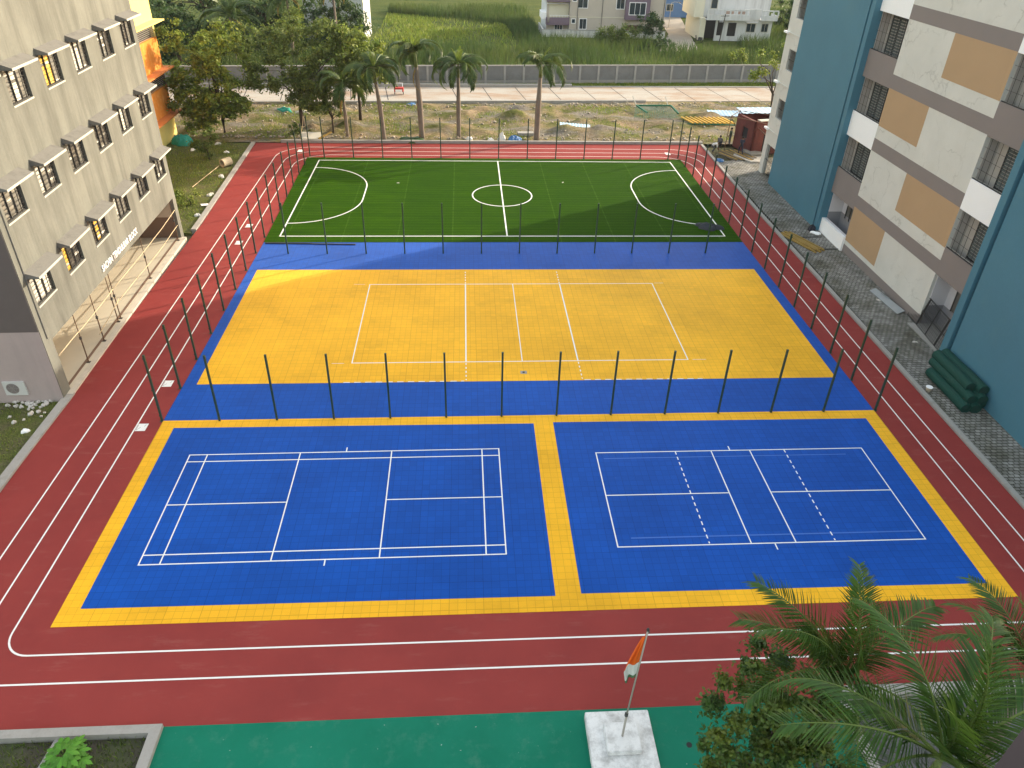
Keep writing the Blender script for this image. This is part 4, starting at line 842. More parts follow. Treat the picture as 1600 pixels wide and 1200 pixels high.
# royal palms in a row along the far kerb
pf = [frond_mesh('frond', [lf_palm, m_rachis], 3.9, 56, .95, .8, 2.7, 20+i, .11, 3, .05, .55, 1.1, .3) for i in range(3)]
pfd = frond_mesh('frond', [lf_palmd, m_palmt], 2.7, 34, .6, -.3, 1.6, 30, .09, 2, 0, .5, 1.1, .4)
psp = frond_mesh('frond', [lf_lite, m_rachis], 2.0, 30, .55, 1.45, .5, 31, .08, 2, .3, 1.2, .15, .2)
def royal(x, y, h, label, seed, nfr=9, spread=0, dry=0, lean=(0, 0), tr=.24, fs=1.0):
    rr = random.Random(seed); t = thing('royal_palm', label, 'palm', (x, y, -.15), 0, 'palms along the far kerb'); nfr += 3
    lx, ly = lean; hs = h-1.25
    mb = MB(); mb.tube([(0, 0, -.2), (lx*.1, ly*.1, h*.12), (lx*.35, ly*.35, h*.45), (lx*.85, ly*.85, hs)], [tr*1.15, tr, tr*1.05, tr*.62], 12); mb.build('trunk', m_palmt, t, True)
    mb = MB(); mb.tube([(lx*.84, ly*.84, hs-.1), (lx*.9, ly*.9, hs+.35), (lx, ly, h+.1)], [tr*.64, tr*.6, tr*.3], 10); mb.build('crownshaft', m_shaft, t, True)
    for i in range(nfr):
        az = 360*i/nfr+rr.uniform(-20, 20); o = link('frond', rr.choice(pf), t, (lx, ly, h-.1)); o.rotation_euler = (rr.uniform(-.5, .5), -rad(rr.uniform(-22, 26)-spread), rad(az)); s_ = fs*rr.uniform(.85, 1.08); o.scale = (s_, s_, s_)
    for i in range(3): o = link('frond', psp, t, (lx, ly, h-.1)); o.rotation_euler = (0, -rad(rr.uniform(-14, 4)), rad(rr.uniform(0, 360))); o.scale = (fs*.8,)*3
    for i in range(dry): o = link('frond', pfd, t, (lx*.9, ly*.9, hs)); o.rotation_euler = (rr.uniform(-.3, .3), rad(35), rad(200+40*i)); o.scale = (.85,)*3
    return t
royal(-14.5, 40.85, 5.2, 'short leaning palm with a reddish trunk, leftmost of the palm row behind the far kerb', 1, 7, 8, 1, (-.1, 0), .17, 1.0)
royal(-10.8, 39.75, 6.9, 'dark drooping palm beside the short leftmost one in the row behind the far kerb', 2, 8, 5, 0, (-.55, .1), .22)
royal(-7.15, 40.4, 8.2, 'palm with a hanging yellow dead frond in the row behind the far kerb', 3, 8, 0, 1, (-.35, 0), .26)
royal(-3.55, 40.9, 7.2, 'straight palm with tightly drooping fronds between the yellow-fronded one and the far right one', 4, 10, 12, 0, (.05, 0), .21)
royal(4.15, 40.05, 7.5, 'solitary palm, rightmost of the row behind the far kerb', 5, 5, 0, 0, (.15, 0), .27)
# leafy trees at the far left
tree('leafy_tree', 'yellow-green tree with a forked trunk beside the orange wing', (-26.6, 41.6, -.1), 9.6, [(-1.9, 0, 7.4, 3.1, 2.5, 3.0), (1.0, .3, 7.5, 2.8, 2.4, 2.8), (-.3, -.5, 4.2, 3.2, 2.4, 1.9), (-2.6, -.5, 4.2, 2.0, 1.8, 2.2), (-1.2, -.8, 2.2, 2.2, 1.6, 1.7), (1.2, 0, 3.2, 1.6, 1.4, 1.4)], 190, 27000, .31, lf_lite, 41, .17, .3, m_dbark, (.3, 0), clr=(.4, .8))
tree('leafy_tree', 'broad olive green tree with a dark trunk left of the palm row', (-19.5, 44.4, -.1), 10.4, [(-3.2, 0, 7.3, 3.3, 2.6, 2.7), (.4, .2, 8.2, 3.5, 2.6, 2.8), (3.8, .3, 7.5, 3.0, 2.4, 2.7), (-1.8, -.4, 5.0, 4.0, 2.4, 1.5), (2.6, -.4, 5.0, 3.2, 2.2, 1.5), (1.2, -.5, 3.2, 2.0, 1.5, 1.3)], 210, 36000, .27, lf_olive, 42, .2, .33, m_dbark, (.1, 0), clr=(.45, .85))
tree('leafy_tree', 'sunlit bright green tree rising behind the leftmost palms', (-13.9, 46.5, -.1), 9.5, [(0, 0, 7.0, 2.9, 2.3, 2.4), (.5, 0, 5.2, 2.6, 2.2, 1.9), (-.8, 0, 7.8, 2.0, 1.8, 1.7)], 100, 15000, .3, lf_lite, 43, .15, .38, m_dbark, clr=(.4, .8))
tree('sapling', 'thin dark stemmed sapling left of the leftmost palm', (-16.0, 41.7, -.1), 4.9, [(0, 0, 3.7, 1.7, 1.3, 1.4), (.2, 0, 2.8, 1.2, 1.0, 1.0)], 30, 3400, .2, lf_mid, 44, .1, .4, m_dbark, clr=(.3, .6))
tree('sapling', 'low bushy sapling on the grass below the orange wing', (-25.9, 33.8, -.1), 3.0, [(0, 0, 1.9, 1.1, 1.1, 1.2), (-.3, 0, 1.1, 1.0, .9, .8)], 18, 1800, .2, lf_mid, 45, .05, .3, m_dbark, clr=(.3, .5))
tree('shrub', 'bright green feathery shrub beside the corner of the grey building', (-24.2, 22.6, -.1), 1.7, [(0, 0, .9, .9, 1.0, .8)], 12, 1500, .14, lf_lite, 46, .04, .3, m_dbark, clr=(.25, .45))
tree('shrub', 'green shrub at the foot of the broad olive tree by the far kerb corner', (-19.6, 41.2, -.1), 1.3, [(0, 0, .6, 1.0, .7, .55)], 10, 900, .16, lf_mid, 47, .04, .3, m_dbark, clr=(.25, .4))
tree('bare_tree', 'open branched tree with yellowish tufts beside the beige wing', (32.9, 53.8, -.1), 7.6, [(-1.2, 0, 5.3, 1.9, 1.5, 1.7), (1.2, .2, 5.7, 1.8, 1.5, 1.9), (-2.2, 0, 4.0, 1.3, 1.1, .9), (1.7, 0, 3.4, 1.2, 1.2, .9)], 30, 2600, .26, lf_lite, 48, .16, .22, m_dbark, clr=(.35, .6))
tree('sapling', 'slim yellow-flowering sapling inside the compound wall near the white house', (33.5, 69.5, 0), 4.2, [(0, 0, 3.0, 1.5, 1.2, 1.0)], 14, 1000, .26, lf_lite, 49, .07, .35, m_dbark, clr=(.3, .5))
for i, (x, y, h, rx, lb) in enumerate(((-40, 71, 9, 4.5, 'dark dense tree behind the orange wing, nearest the compound wall'), (-49, 80, 11, 6, 'large dark tree left of the coconut palms'), (-33, 88, 10, 5.5, 'dark tree mass behind the coconut palms'), (-21.8, 86.3, 9.0, 5.0, 'dark green tree in front of the half-hidden white house'), (-45, 100, 13, 7.5, 'tallest dark tree in the far left wood'), (-30, 112, 12, 7, 'dark tree beyond the half-hidden white house'))):
    tree('dense_tree', lb, (x, y, -.1), h, [(0, 0, h*.6, rx*.8, rx*.8, h*.34), (rx*.35, 0, h*.5, rx*.7, rx*.6, h*.3), (-rx*.4, -.5, h*.42, rx*.7, rx*.6, h*.3)], 60, 7500, .42, lf_dark, 60+i, .25, .3, m_dbark, group='dark trees of the far left wood', clr=(.8, 1.5))
cf = [frond_mesh('frond', [lf_palm, m_rachis], 5.4, 56, 1.1, .75, 2.0, 50+i, .14, 2, .1, .5, .9, .2) for i in range(3)]
def coco(x, y, h, label, seed):
    rr = random.Random(seed); t = thing('coconut_palm', label, 'palm', (x, y, -.1), 0, 'coconut palms in the far left wood')
    mb = MB(); mb.tube([(0, 0, -.2), (.2, 0, h*.5), (.1, 0, h)], [.26, .17, .14], 10); mb.build('trunk', m_palmt, t, True)
    for i in range(15): o = link('frond', rr.choice(cf), t, (.1, 0, h)); o.rotation_euler = (rr.uniform(-.4, .4), -rad(rr.uniform(-35, 38)), rad(i*137+rr.uniform(-15, 15)))
    for i in range(2): o = link('frond', pfd, t, (.1, 0, h-.1)); o.rotation_euler = (0, -rad(5), rad(40+i*190)); o.scale = (1.1,)*3
coco(-33.2, 72.5, 6.2, 'coconut palm with its crown low over the yellow-green tree', 1); coco(-26.2, 75, 8.6, 'coconut palm standing between the other two in the far wood', 2); coco(-20.5, 77, 9.6, 'tallest coconut palm, rightmost of those in the far wood', 3)
tree('bush', 'large rounded feathery bush in front of the beige and purple apartment block', (22.2, 93.2, 0), 3.4, [(0, 0, 1.5, 4.2, 2.2, 1.7), (1.5, -.3, 1.3, 3.2, 1.8, 1.3), (-2.2, 0, 1.2, 2.4, 1.6, 1.2)], 46, 6500, .3, lf_mid, 71, .1, .3, m_dbark, clr=(.6, 1.0))
tree('bush', 'dark green small tree against the right end of the apartment block', (27.0, 96.5, 0), 4.6, [(0, 0, 3.0, 2.3, 1.8, 1.6), (1.6, 0, 2.4, 1.7, 1.5, 1.3)], 30, 4200, .3, lf_dark, 72, .12, .3, m_dbark, clr=(.5, .9))
tree('bush', 'low dark bush between the rounded bush and the dusty lane', (28.2, 90.2, 0), 1.8, [(0, 0, .8, 2.3, 1.4, .9)], 18, 2200, .28, lf_dark, 73, .08, .3, m_dbark, clr=(.4, .7))
for i, (x, y, h, r, lb) in enumerate(((38, 128, 8, 4.5, 'dark tree behind the street lamp'), (52.5, 101, 7, 3.5, 'dark tree at the right side of the white house'), (56, 88, 5, 3.5, 'dark tree half hidden by the beige wing'), (47, 121, 11, 5, 'dark tree rising behind the white house'))):
    tree('dense_tree', lb, (x, y, 0), h, [(0, 0, h*.6, r*.8, r*.8, h*.36), (r*.4, 0, h*.45, r*.6, r*.6, h*.3)], 40, 4500, .4, lf_dark, 80+i, .2, .3, m_dbark, clr=(.7, 1.3))
coco(52.5, 88, 8.5, 'coconut palm beside the top of the beige wing', 4)

# houses
def part(P, n, m_, *bx):
    mb = MB()
    for q in bx: mb.box(*q)
    return mb.build(n, m_, P)
def hwin(P, x0, x1, z0, z1, y, mat=m_white, bars=0, mull=1):
    w_ = .1; f = part(P, 'window', mat, (x0-w_, x1+w_, y-.06, y+.02, z1, z1+w_), (x0-w_, x1+w_, y-.06, y+.02, z0-w_, z0), (x0-w_, x0, y-.06, y+.02, z0, z1), (x1, x1+w_, y-.06, y+.02, z0, z1), *[((x0+(x1-x0)*(i+1)/(mull+1))-.03, (x0+(x1-x0)*(i+1)/(mull+1))+.03, y-.05, y+.02, z0, z1) for i in range(mull)])
    part(f, 'pane', m_glass, (x0, x1, y-.02, y+.0, z0, z1))
    if bars: part(f, 'bars', m_bar, *[(x0+(x1-x0)*(i+.5)/bars-.015, x0+(x1-x0)*(i+.5)/bars+.015, y-.05, y-.03, z0, z1) for i in range(bars)])
    return f
m_hb = mk('house_beige', (.50, .45, .385), .9, .06, .4, 5, dirt=(.38, .34, .3), dirtamt=.4, dirtscale=.6); m_purp = mk('house_purple', (.18, .135, .175), .85, .08); m_cream = mk('house_cream', (.66, .63, .50), .9, .05)
AB = thing('apartment_house', 'beige apartment block with purple balcony and bay behind the reeds', 'building', (0, 103, -.4))
part(AB, 'wall', m_hb, (15.05, 31.4, 0, 10, 0, 9), (11.2, 15.05, .9, 10, 0, 9)); part(AB, 'side_wall', mk('house_lit_side', (.66, .68, .7), .9, .05), (11.15, 11.198, .9, 10, 0, 9))  # side wall coloured paler than the beige front, its lit look painted in
part(AB, 'slab', m_purp, (11.1, 15.04, -.25, .9, 1.75, 2.0)); part(AB, 'slab', m_purp, (11.1, 15.04, -.25, .9, 5.35, 5.6)); f = part(AB, 'balcony', m_purp, (11.6, 15.04, -.3, -.15, 2.0, 2.95), (11.1, 11.25, -.15, .9, 2.0, 2.9)); part(f, 'railing', m_white, (11.6, 15.0, -.26, -.2, 3.25, 3.31), *[(11.8+.5*i, 11.84+.5*i, -.25, -.21, 2.95, 3.25) for i in range(7)])
part(AB, 'balcony_wall', m_cream, (11.6, 15.0, .86, .898, 2.0, 5.3)); part(AB, 'trim', m_white, (11.2, 15.0, .3, .9, 4.95, 5.05))
part(AB, 'side_balcony', m_white, (10.3, 11.14, .5, 4, 2.6, 3.6), (10.3, 11.14, .5, 4, 5.6, 6.3))
hwin(AB, 12.7, 14.0, .85, 2.0, .86-.0, m_white, 3, 2); hwin(AB, 15.5, 16.05, 2.1, 2.7, -.01, m_white, 0, 0); hwin(AB, 16.85, 18.0, 1.2, 2.75, -.01, m_white, 5, 1); hwin(AB, 16.45, 18.0, 4.5, 6.1, -.01, m_white, 5, 1); hwin(AB, 23.0, 24.3, 4.45, 6.1, -.01, m_white, 5, 1); hwin(AB, 15.5, 16.1, 5.5, 6.1, -.01, m_white, 0, 0)
part(AB, 'bay', m_purp, (24.5, 28.6, -.9, 0, 2.85, 9)); hwin(AB, 25.1, 27.8, 3.7, 5.5, -.91, m_white, 8, 2)
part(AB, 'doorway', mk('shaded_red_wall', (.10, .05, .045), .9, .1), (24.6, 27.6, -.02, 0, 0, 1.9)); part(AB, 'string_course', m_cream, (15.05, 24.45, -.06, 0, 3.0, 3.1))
for x in (14.9, 16.4, 20.6, 31.2): mb = MB(); mb.tube([(x, -.08, 0), (x, -.08, 9)], .06, 6); mb.build('drain_pipe', m_hood, AB)
f = thing('boundary_wall', 'low weathered white boundary wall in front of the apartment block', 'wall', (0, 99.5, -.1)); part(f, 'wall', mk('weathered_white', (.6, .6, .58), .9, .1, .8, 6, dirt=(.2, .2, .19), dirtamt=.8, dirtscale=.8, streak=True), (10.4, 31.0, -.1, .1, -.3, 1.2), (10.2, 10.4, -.1, 8, -.3, 1.2)); part(f, 'coping', m_conc, (10.1, 31.1, -.15, .15, 1.2, 1.28))
mb = MB()
for i in range(9): mb.bar((27.2+.45*i, 0, 1.28), (27.2+.45*i, 0, 2.0), .06)
mb.bar((27, 0, 1.95), (31, 0, 1.95), .05); mb.build('railing', m_bar, f)
m_wh = mk('weathered_white_house', (.62, .63, .63), .9, .06, .5, 5, dirt=(.25, .25, .25), dirtamt=.6, dirtscale=.8, streak=True)
WH = thing('white_house', 'weathered white two-storey house with a balustraded balcony beyond the lane', 'building', (0, 98.5, -.3))
part(WH, 'wall', m_wh, (40.5, 48.8, .0, 9, 0, 3.7), (37.5, 40.5, 2.6, 9, 0, 3.7), (37.2, 48.8, 2.2, 10, 3.7, 9)); part(WH, 'side_wall', m_cream, (36.6, 37.49, .2, 9, 0, 3.7), (35.6, 37.19, 1.2, 9, 3.7, 9))
part(WH, 'garage_wall', m_dark, (37.5, 40.49, 2.5, 2.6, 0, 3.5)); part(WH, 'pillar', m_wh, (39.2, 39.5, 0, .3, 0, 3.7), (40.45, 40.5, -.05, 0, 0, 3.7)); part(WH, 'doorway', m_dark, (39.5, 40.45, .12, .2, 1.1, 3.1), (41.3, 42.7, -.03, -.002, 1.05, 3.1)); part(WH, 'low_wall', m_wh, (39.5, 40.45, .02, .2, 0, 1.1))
hwin(WH, 44.5, 45.95, 1.75, 3.0, -.01, m_hoodw, 6, 1); hwin(WH, 47.1, 48.15, 1.8, 3.0, -.01, m_hoodw, 5, 1); part(WH, 'sunshade', m_wh, (44.2, 46.2, -.5, -.002, 3.15, 3.24))
f = part(WH, 'balcony', m_wh, (37.2, 44.4, -1.1, -.95, 3.75, 4.45), (37.2, 44.4, -1.1, 0, 3.6, 3.75), (44.4, 46.4, -.4, -.25, 3.7, 5.3), (46.4, 49.2, -1.0, -.85, 3.75, 4.4), (46.4, 49.2, -1.0, 0, 3.6, 3.75), (49.05, 49.2, -.85, 2, 3.75, 4.4)); part(f, 'balustrade', m_wh, (37.2, 44.4, -1.1, -.95, 5.1, 5.28), (46.4, 49.2, -1.0, -.85, 5.0, 5.2), *[(37.3+.9*i, 37.55+.9*i, -1.08, -.97, 4.45, 5.1) for i in range(8)], *[(46.5+.85*i, 46.75+.85*i, -.98, -.87, 4.4, 5.0) for i in range(4)])
part(f, 'screen_blocks', mk('pinkish_blocks', (.42, .30, .25), .9, .1), (40.2, 41.6, -1.0, -.98, 4.55, 5.0), (42.3, 43.5, -1.0, -.98, 4.55, 5.0)); hwin(WH, 38.6, 39.6, 5.0, 6.6, 2.19, m_hoodw, 3, 0)
f = thing('half_hidden_house', 'sunlit white house wall half hidden behind the far left trees', 'building', (-18.2, 91, 0)); part(f, 'wall', m_wh, (-9, 0, 0, 9, -.1, 6.6)); part(f, 'roof', mk('blue_grey_roof', (.4, .46, .5), .8, .1), (-9.4, .25, -.4, 9.3, 6.6, 6.8)); hwin(f, -5, -3.6, 3.6, 5, -.01, m_hoodw, 4, 1); part(f, 'sunshade', m_wh, (.002, .5, 1, 4, 4.2, 4.35)); part(f, 'side_window', m_glass, (.002, .03, 1.4, 3.4, 2.6, 4.1))
f = thing('blue_house', 'small blue house at the far end of the dusty lane', 'building', (38.5, 124, 0)); part(f, 'wall', mk('house_blue', (.12, .22, .42), .85, .1), (-3.5, 4, 0, 5, -.1, 3.6)); part(f, 'roof', m_conc, (-3.8, 4.3, -.3, 5.3, 3.6, 3.75)); hwin(f, -1.5, -.3, 1.2, 2.3, -.01, m_hoodw, 3, 1)
f = thing('lane_wall', 'short pale wall segments lining the far lane before the white house', 'wall', (36.9, 103, 0)); part(f, 'wall', m_wh, (-.2, .2, 0, 3.6, -.1, 2.1), (.6, 1.0, 4.4, 8, -.1, 2.1)); part(f, 'coping', m_conc, (-.25, .25, -.05, 3.65, 2.1, 2.18), (.55, 1.05, 4.35, 8.05, 2.1, 2.18))
t = thing('street_lamp', 'slim white street lamp beside the far lane', 'street lamp', (34.6, 111.5, 0)); mb = MB(); mb.tube([(0, 0, 0), (0, 0, 4.1)], [.07, .05], 8); mb.build('pole', m_hoodw, t); mb = MB(); mb.tube([(0, 0, 4.05), (.5, 0, 4.25), (1.3, 0, 4.2)], .035, 6); mb.build('arm', m_hoodw, t); mb = MB(); mb.box(1.2, 1.75, -.1, .1, 4.13, 4.23); mb.build('lamp_head', m_hood, t)
t = thing('utility_pole', 'leaning dark utility pole with a crossarm in front of the white house', 'utility pole', (39.0, 94.8, 0)); mb = MB(); mb.tube([(0, 0, -.2), (.35, 0, 4.6)], [.1, .075], 8); mb.build('pole', m_steel, t); mb = MB(); mb.bar((-.35, 0, 4.3), (1.0, 0, 4.35), .08); mb.build('crossarm', m_steel, t)
mb = MB()
for x in (-.25, .1, .6, .9): mb.lathe([(.04, 4.35), (.06, 4.4), (.03, 4.5)], 6, (x, 0, 0))
mb.build('insulators', m_hoodw, t)
mb = MB(); mb.tube([(35.9, 111.5, 4.2), (37, 108, 3.4), (38.6, 101.6, 3.2)], .02, 4); tag(mb.build('overhead_cable', m_white), 'pale cable sagging from the street lamp to the white house', 'cable')
# parked scooter by the white house
t = thing('scooter', 'dark scooter parked at the gate of the white house', 'scooter', (36.0, 96.6, .03), .9); mb = MB()
for y in (-.6, .6): mb.tube([(.04*0, y+.25*math.cos(a*.628), .27+.25*math.sin(a*.628)) for a in range(11)], .05, 6)
mb.build('wheels', m_dark, t); mb = MB(); mb.obox((0, -.35, .55), (.28, .7, .3), Matrix.Identity(3)); mb.obox((0, 0, .3), (.26, .5, .1), Matrix.Identity(3)); mb.bar((0, .3, .3), (0, .5, .95), .22, .1); mb.build('body', m_steel, t); mb = MB(); mb.obox((0, -.35, .74), (.24, .62, .09), Matrix.Identity(3)); mb.build('seat', m_dark, t); mb = MB(); mb.bar((-.3, .48, 1.0), (.3, .48, 1.0), .04); mb.build('handlebar', m_dark, t)

# ------------------------------------------------------------------ rubble strip things
mb_v = []; mb_f = []; n = 0
g = np.random.default_rng(77)
for i in range(2600):
    x = g.uniform(-40, 42); v = g.random(); y = 40.2+v*14 if g.random() < .55 else (40.0+abs(g.normal(0, .35)) if g.random() < .5 else 53.2+.055*x+g.normal(0, .5)); s_ = .04+.11*g.random()**3
    me = None; d = g.normal(size=(8, 3))*.18; base = np.array([[-1, -1, -.6], [1, -1, -.6], [1, 1, -.6], [-1, 1, -.6], [-1, -1, .6], [1, -1, .6], [1, 1, .6], [-1, 1, .6]])+d
    a = g.uniform(0, 6.28); c_, s2 = math.cos(a), math.sin(a); rot = np.array([[c_, -s2, 0], [s2, c_, 0], [0, 0, 1]]); pts = base*s_*g.uniform(.5, 1, 3) @ rot.T+np.array([x, y, .1+.12*g.random()])
    mb_v.append(pts); mb_f.append(np.array([(3, 2, 1, 0), (4, 5, 6, 7), (0, 1, 5, 4), (1, 2, 6, 5), (2, 3, 7, 6), (3, 0, 4, 7)])+8*i)
tag(link('rubble', npmesh('rubble', np.concatenate(mb_v), np.concatenate(mb_f), mk('rubble_stone', (.33, .29, .24), .95, .45, .8, 3))), 'loose broken stones and debris strewn over the waste ground', 'rubble', None, 'stuff')
m_sack = mk('white_sack', (.72, .72, .70), .7, .08); m_bluep = mk('blue_plastic', (.05, .16, .38), .4, .2)
for x, y, sx, h, m_, lb, nm in ((-2.5, 39.95, .7, .4, m_sack, 'white sack behind the far kerb, nearest the straight drooping palm', 'sack'), (-.4, 39.95, .6, .35, m_sack, 'white sack behind the far kerb, halfway between the straight and solitary palms', 'sack'), (.75, 40.2, .8, .75, m_sack, 'tall bulging white sack behind the far kerb beside the blue bag', 'sack'), (1.95, 40.0, 1.3, .6, m_bluep, 'blue plastic bag bulging behind the far kerb', 'bag'), (20.9, 34.0, .9, .3, m_bluep, 'dark blue sheet crumpled by the right kerb near the workers', 'sheet'), (-22.4, 50, 1.6, .55, mk('teal_net', (.03, .28, .22), .8, .2), 'teal netting heaped on the waste ground left of the palms', 'netting'), (-20.6, 49.8, 1.6, .3, m_hoodw, 'pale sheet debris beside the teal netting', 'debris'), (-8.2, 39.9, 2.4, .3, lf_dark, 'dark heap of cut palm leaves behind the far kerb', 'leaf heap'), (-9.0, 53.6, 1.1, .25, m_bluep, 'small blue plastic scrap by the near road kerb', 'scrap')):
    crumple(nm.replace(' ', '_'), lb, nm, (x, y, .0), sx, sx*.75, h, m_, int(abs(x*10))+3, R.uniform(-.5, .5))
crumple('netting', 'green netting bunched at the foot of the grey building corner by the orange wing', 'netting', (-29.6, 38.3, -.05), 1.7, 1.4, .9, mk('teal_net', (.03, .28, .22)), 55)
def slab_(name, label, cat, c, size, rz, tilt, mat, group=None):
    mb = MB(); mb.obox((0, 0, 0), size, Matrix.Identity(3)); o = mb.build(name, mat); o.location = c; o.rotation_euler = (tilt[0], tilt[1], rz); return tag(o, label, cat, group)
slab_('broken_board', 'pale broken board leaning behind the far left kerb corner', 'board', (-17.9, 40.2, .3), (1.9, 1.1, .06), .3, (.35, .1), m_hoodw); slab_('broken_board', 'second board lying against the pale one at the far left kerb corner', 'board', (-16.6, 40.3, .3), (1.6, .25, .06), .8, (.1, -.2), m_plank)
mb = MB(); mb.tube([(-19.0, 39.9, 0), (-18.6, 40.2, 1.4), (-18.5, 40.3, 2.1)], [.05, .04, .03], 6); tag(mb.build('pale_stick', m_bamboo), 'pale stick propped beside the trunk of the broad olive tree', 'stick')
mb = MB(); mb.tube([(-19.3, 41.8, 0), (-19.7, 41.6, 1.2)], [.14, .11], 8); tag(mb.build('tree_stump', m_dbark), 'leaning dark stump in front of the broad olive tree', 'stump')
mb = MB(); mb.lathe([(.33, -.45), (.35, -.44), (.35, .45), (.33, .45), (.26, .45), (.26, -.45)], 18); o = mb.build('concrete_pipe', mk('pale_pipe', (.5, .42, .30), .9, .12)); o.location = (-23.9, 32.0, .3); o.rotation_euler = (rad(90), 0, rad(-35)); tag(o, 'short pale concrete pipe lying on the grass by the left track kerb', 'pipe')
mb = MB(); mb.tube([(-25.2, 26.5, 0), (-24.4, 31.5, .12)], .03, 6); tag(mb.build('bamboo_stick', m_bamboo), 'long thin pale stick lying on the grass near the concrete pipe', 'stick')
slab_('paper_scrap', 'white paper scrap on the kerb side of the grass strip', 'scrap', (-23.0, 22.4, .08), (.55, .3, .03), .5, (.1, .1), m_white)
t = thing('toy_cart', 'small red and white barrow standing on the concrete road', 'barrow', (-10.7, 58.2, .06)); mb = MB(); mb.box(-.55, .55, -.3, .3, .35, .8); mb.build('tray', mk('barrow_red', (.45, .04, .03), .6, .1), t); mb = MB(); mb.box(-.4, .4, -.306, -.302, .36, .62); mb.build('panel', m_white, t)
for x in (-.5, .5): mb = MB(); mb.tube([(x-.04, 0, .2), (x+.04, 0, .2)], .2, 12); mb.build('wheel', m_dark, t)
mb = MB(); mb.bar((-.4, .3, .7), (-.4, .9, 1.1), .05); mb.bar((.4, .3, .7), (.4, .9, 1.1), .05); mb.bar((-.4, .9, 1.1), (.4, .9, 1.1), .05); mb.build('handle', m_white, t)
# green goal lying on the rubble
t = thing('football_goal', 'green goal frame with green net tipped over on the waste ground', 'goal', (18.6, 50, .15)); m_gg = mk('goal_green', (.012, .12, .07), .5, .1)
mb = MB(); mb.bar((-1.9, 2.4, .35), (2.1, 2.5, .35), .16); mb.bar((-1.9, 2.4, .35), (-1.1, .3, .1), .16); mb.bar((2.1, 2.5, .35), (2.4, 0, .1), .16); mb.build('frame', m_gg, t)
mb = MB(); mb.bar((-1.9, 2.4, .3), (-2.2, 3.6, 1.1), .07); mb.bar((1.8, 2.5, .3), (1.6, 3.6, 1.1), .07); mb.build('stay', m_hoodw, t)
V = []; F = []
for i in range(22): V += [(-3.0+4.9*i/21, -2.0+.4*math.sin(i), .1), (-2.0+4.2*i/21, 2.4, .3)]
mb = MB()
for i in range(22): mb.bar(V[2*i], V[2*i+1], .035, .01)
for j in range(14): f_ = j/13; mb.bar(Vector(V[0]).lerp(Vector(V[1]), f_), Vector(V[42]).lerp(Vector(V[43]), f_), .035, .01)
mb.build('net', m_gg, t)
m_ybar = mk('yellow_bar_paint', (.55, .33, .04), .6, .12)
for i in range(10):
    mb = MB(); x = 21.2+.5*i; mb.bar((x+.25, 45.5, .42), (x-.35, 48.2, .36), .2, .1); tag(mb.build('yellow_bar', m_ybar), 'yellow painted bar in the row laid side by side on the waste ground', 'bar', 'yellow bars laid in a row')
mb = MB(); mb.bar((20.9, 45.7, .3), (26.6, 45.3, .3), .12); mb.bar((20.9, 48.0, .25), (26.4, 47.6, .25), .1); tag(mb.build('support_rail', m_gg), 'dark green rails under the row of yellow bars', 'rail')
def corr(name, label, c, w_, l_, rz, mat, tilt=(0, 0)):
    V = []; F = []; n = 40
    for i in range(n+1): x = -w_/2+w_*i/n; z = .03*math.sin(i*math.pi/2); V += [(x, -l_/2, z), (x, l_/2, z), (x, -l_/2, z-.012), (x, l_/2, z-.012)]
    for i in range(n): a = 4*i; F += [(a, a+4, a+5, a+1), (a+2, a+3, a+7, a+6)]
    o = link(name, npmesh(name, V, F, mat), None, c, rz); o.rotation_euler = (tilt[0], tilt[1], rz); return tag(o, label, 'sheet') if label else o
m_bsheet = mk('pale_blue_sheet', (.42, .58, .72), .5, .1)
corr('roofing_sheet', 'pale blue corrugated sheet lying beyond the row of yellow bars', (26.6, 50.2, .3), 4.2, 1.9, -.05, m_bsheet, (.08, 0)); corr('roofing_sheet', 'pale blue crumpled sheet on the waste ground right of the solitary palm', (8.6, 44.6, .35), 3.2, .9, -.1, m_bsheet, (.1, .05)); slab_('grey_box', 'low bluish slab at the foot of the solitary palm', 'slab', (3.2, 41.8, .2), (1.6, .7, .3), 0, (0, 0), m_conc)
# brick hut, roof sheet, platform, scaffold
m_brick = NB('red_brick'); x = m_brick.n('TexBrick', Scale=4.0); x.inputs['Color1'].default_value = (.12, .033, .03, 1); x.inputs['Color2'].default_value = (.15, .045, .038, 1); x.inputs['Mortar'].default_value = (.15, .05, .045, 1); m_brick.t.links.new(m_brick.mapping((1, 1, 1), (rad(90), 0, 0)), x.inputs['Vector'])
m_brick = m_brick.done(m_brick.mix(m_brick.ramp(m_brick.noise(1.2), .35, .65), x.outputs['Color'], (.10, .036, .034)), .9)
HT = thing('brick_hut', 'small red painted brick hut with a dark window beside the beige wing', 'hut', (24.55, 36.15, -.1), rad(14))
mb = MB(); mb.wall(0, 3.6, 0, 3.2, [(1.2, 2.1, 0, 2.1)], 0, .22)
mb2 = MB(); mb2.wall(0, 2.9, 0, 3.2, [(1.0, 1.9, 1.3, 2.3)], 0, .22); mb.add([(y_, x_, z_) for x_, y_, z_ in mb2.v], [f_[::-1] for f_ in mb2.f]); mb.box(0, 3.6, 2.9, 3.12, 0, 3.2); mb.box(3.4, 3.62, .22, 2.9, 0, 3.2); mb.build('wall', m_brick, HT)
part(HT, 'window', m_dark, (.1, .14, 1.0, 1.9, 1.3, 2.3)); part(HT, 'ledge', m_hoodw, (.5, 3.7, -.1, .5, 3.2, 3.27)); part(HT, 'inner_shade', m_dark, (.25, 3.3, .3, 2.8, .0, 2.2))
RS = corr('roof', '', (26.7, 39.9, 3.25), 5.2, 1.9, rad(4), m_bsheet, (.05, 0)); RS.parent = HT; RS.matrix_parent_inverse = (Matrix.Translation((24.55, 36.15, -.1)) @ Matrix.Rotation(rad(14), 4, 'Z')).inverted()
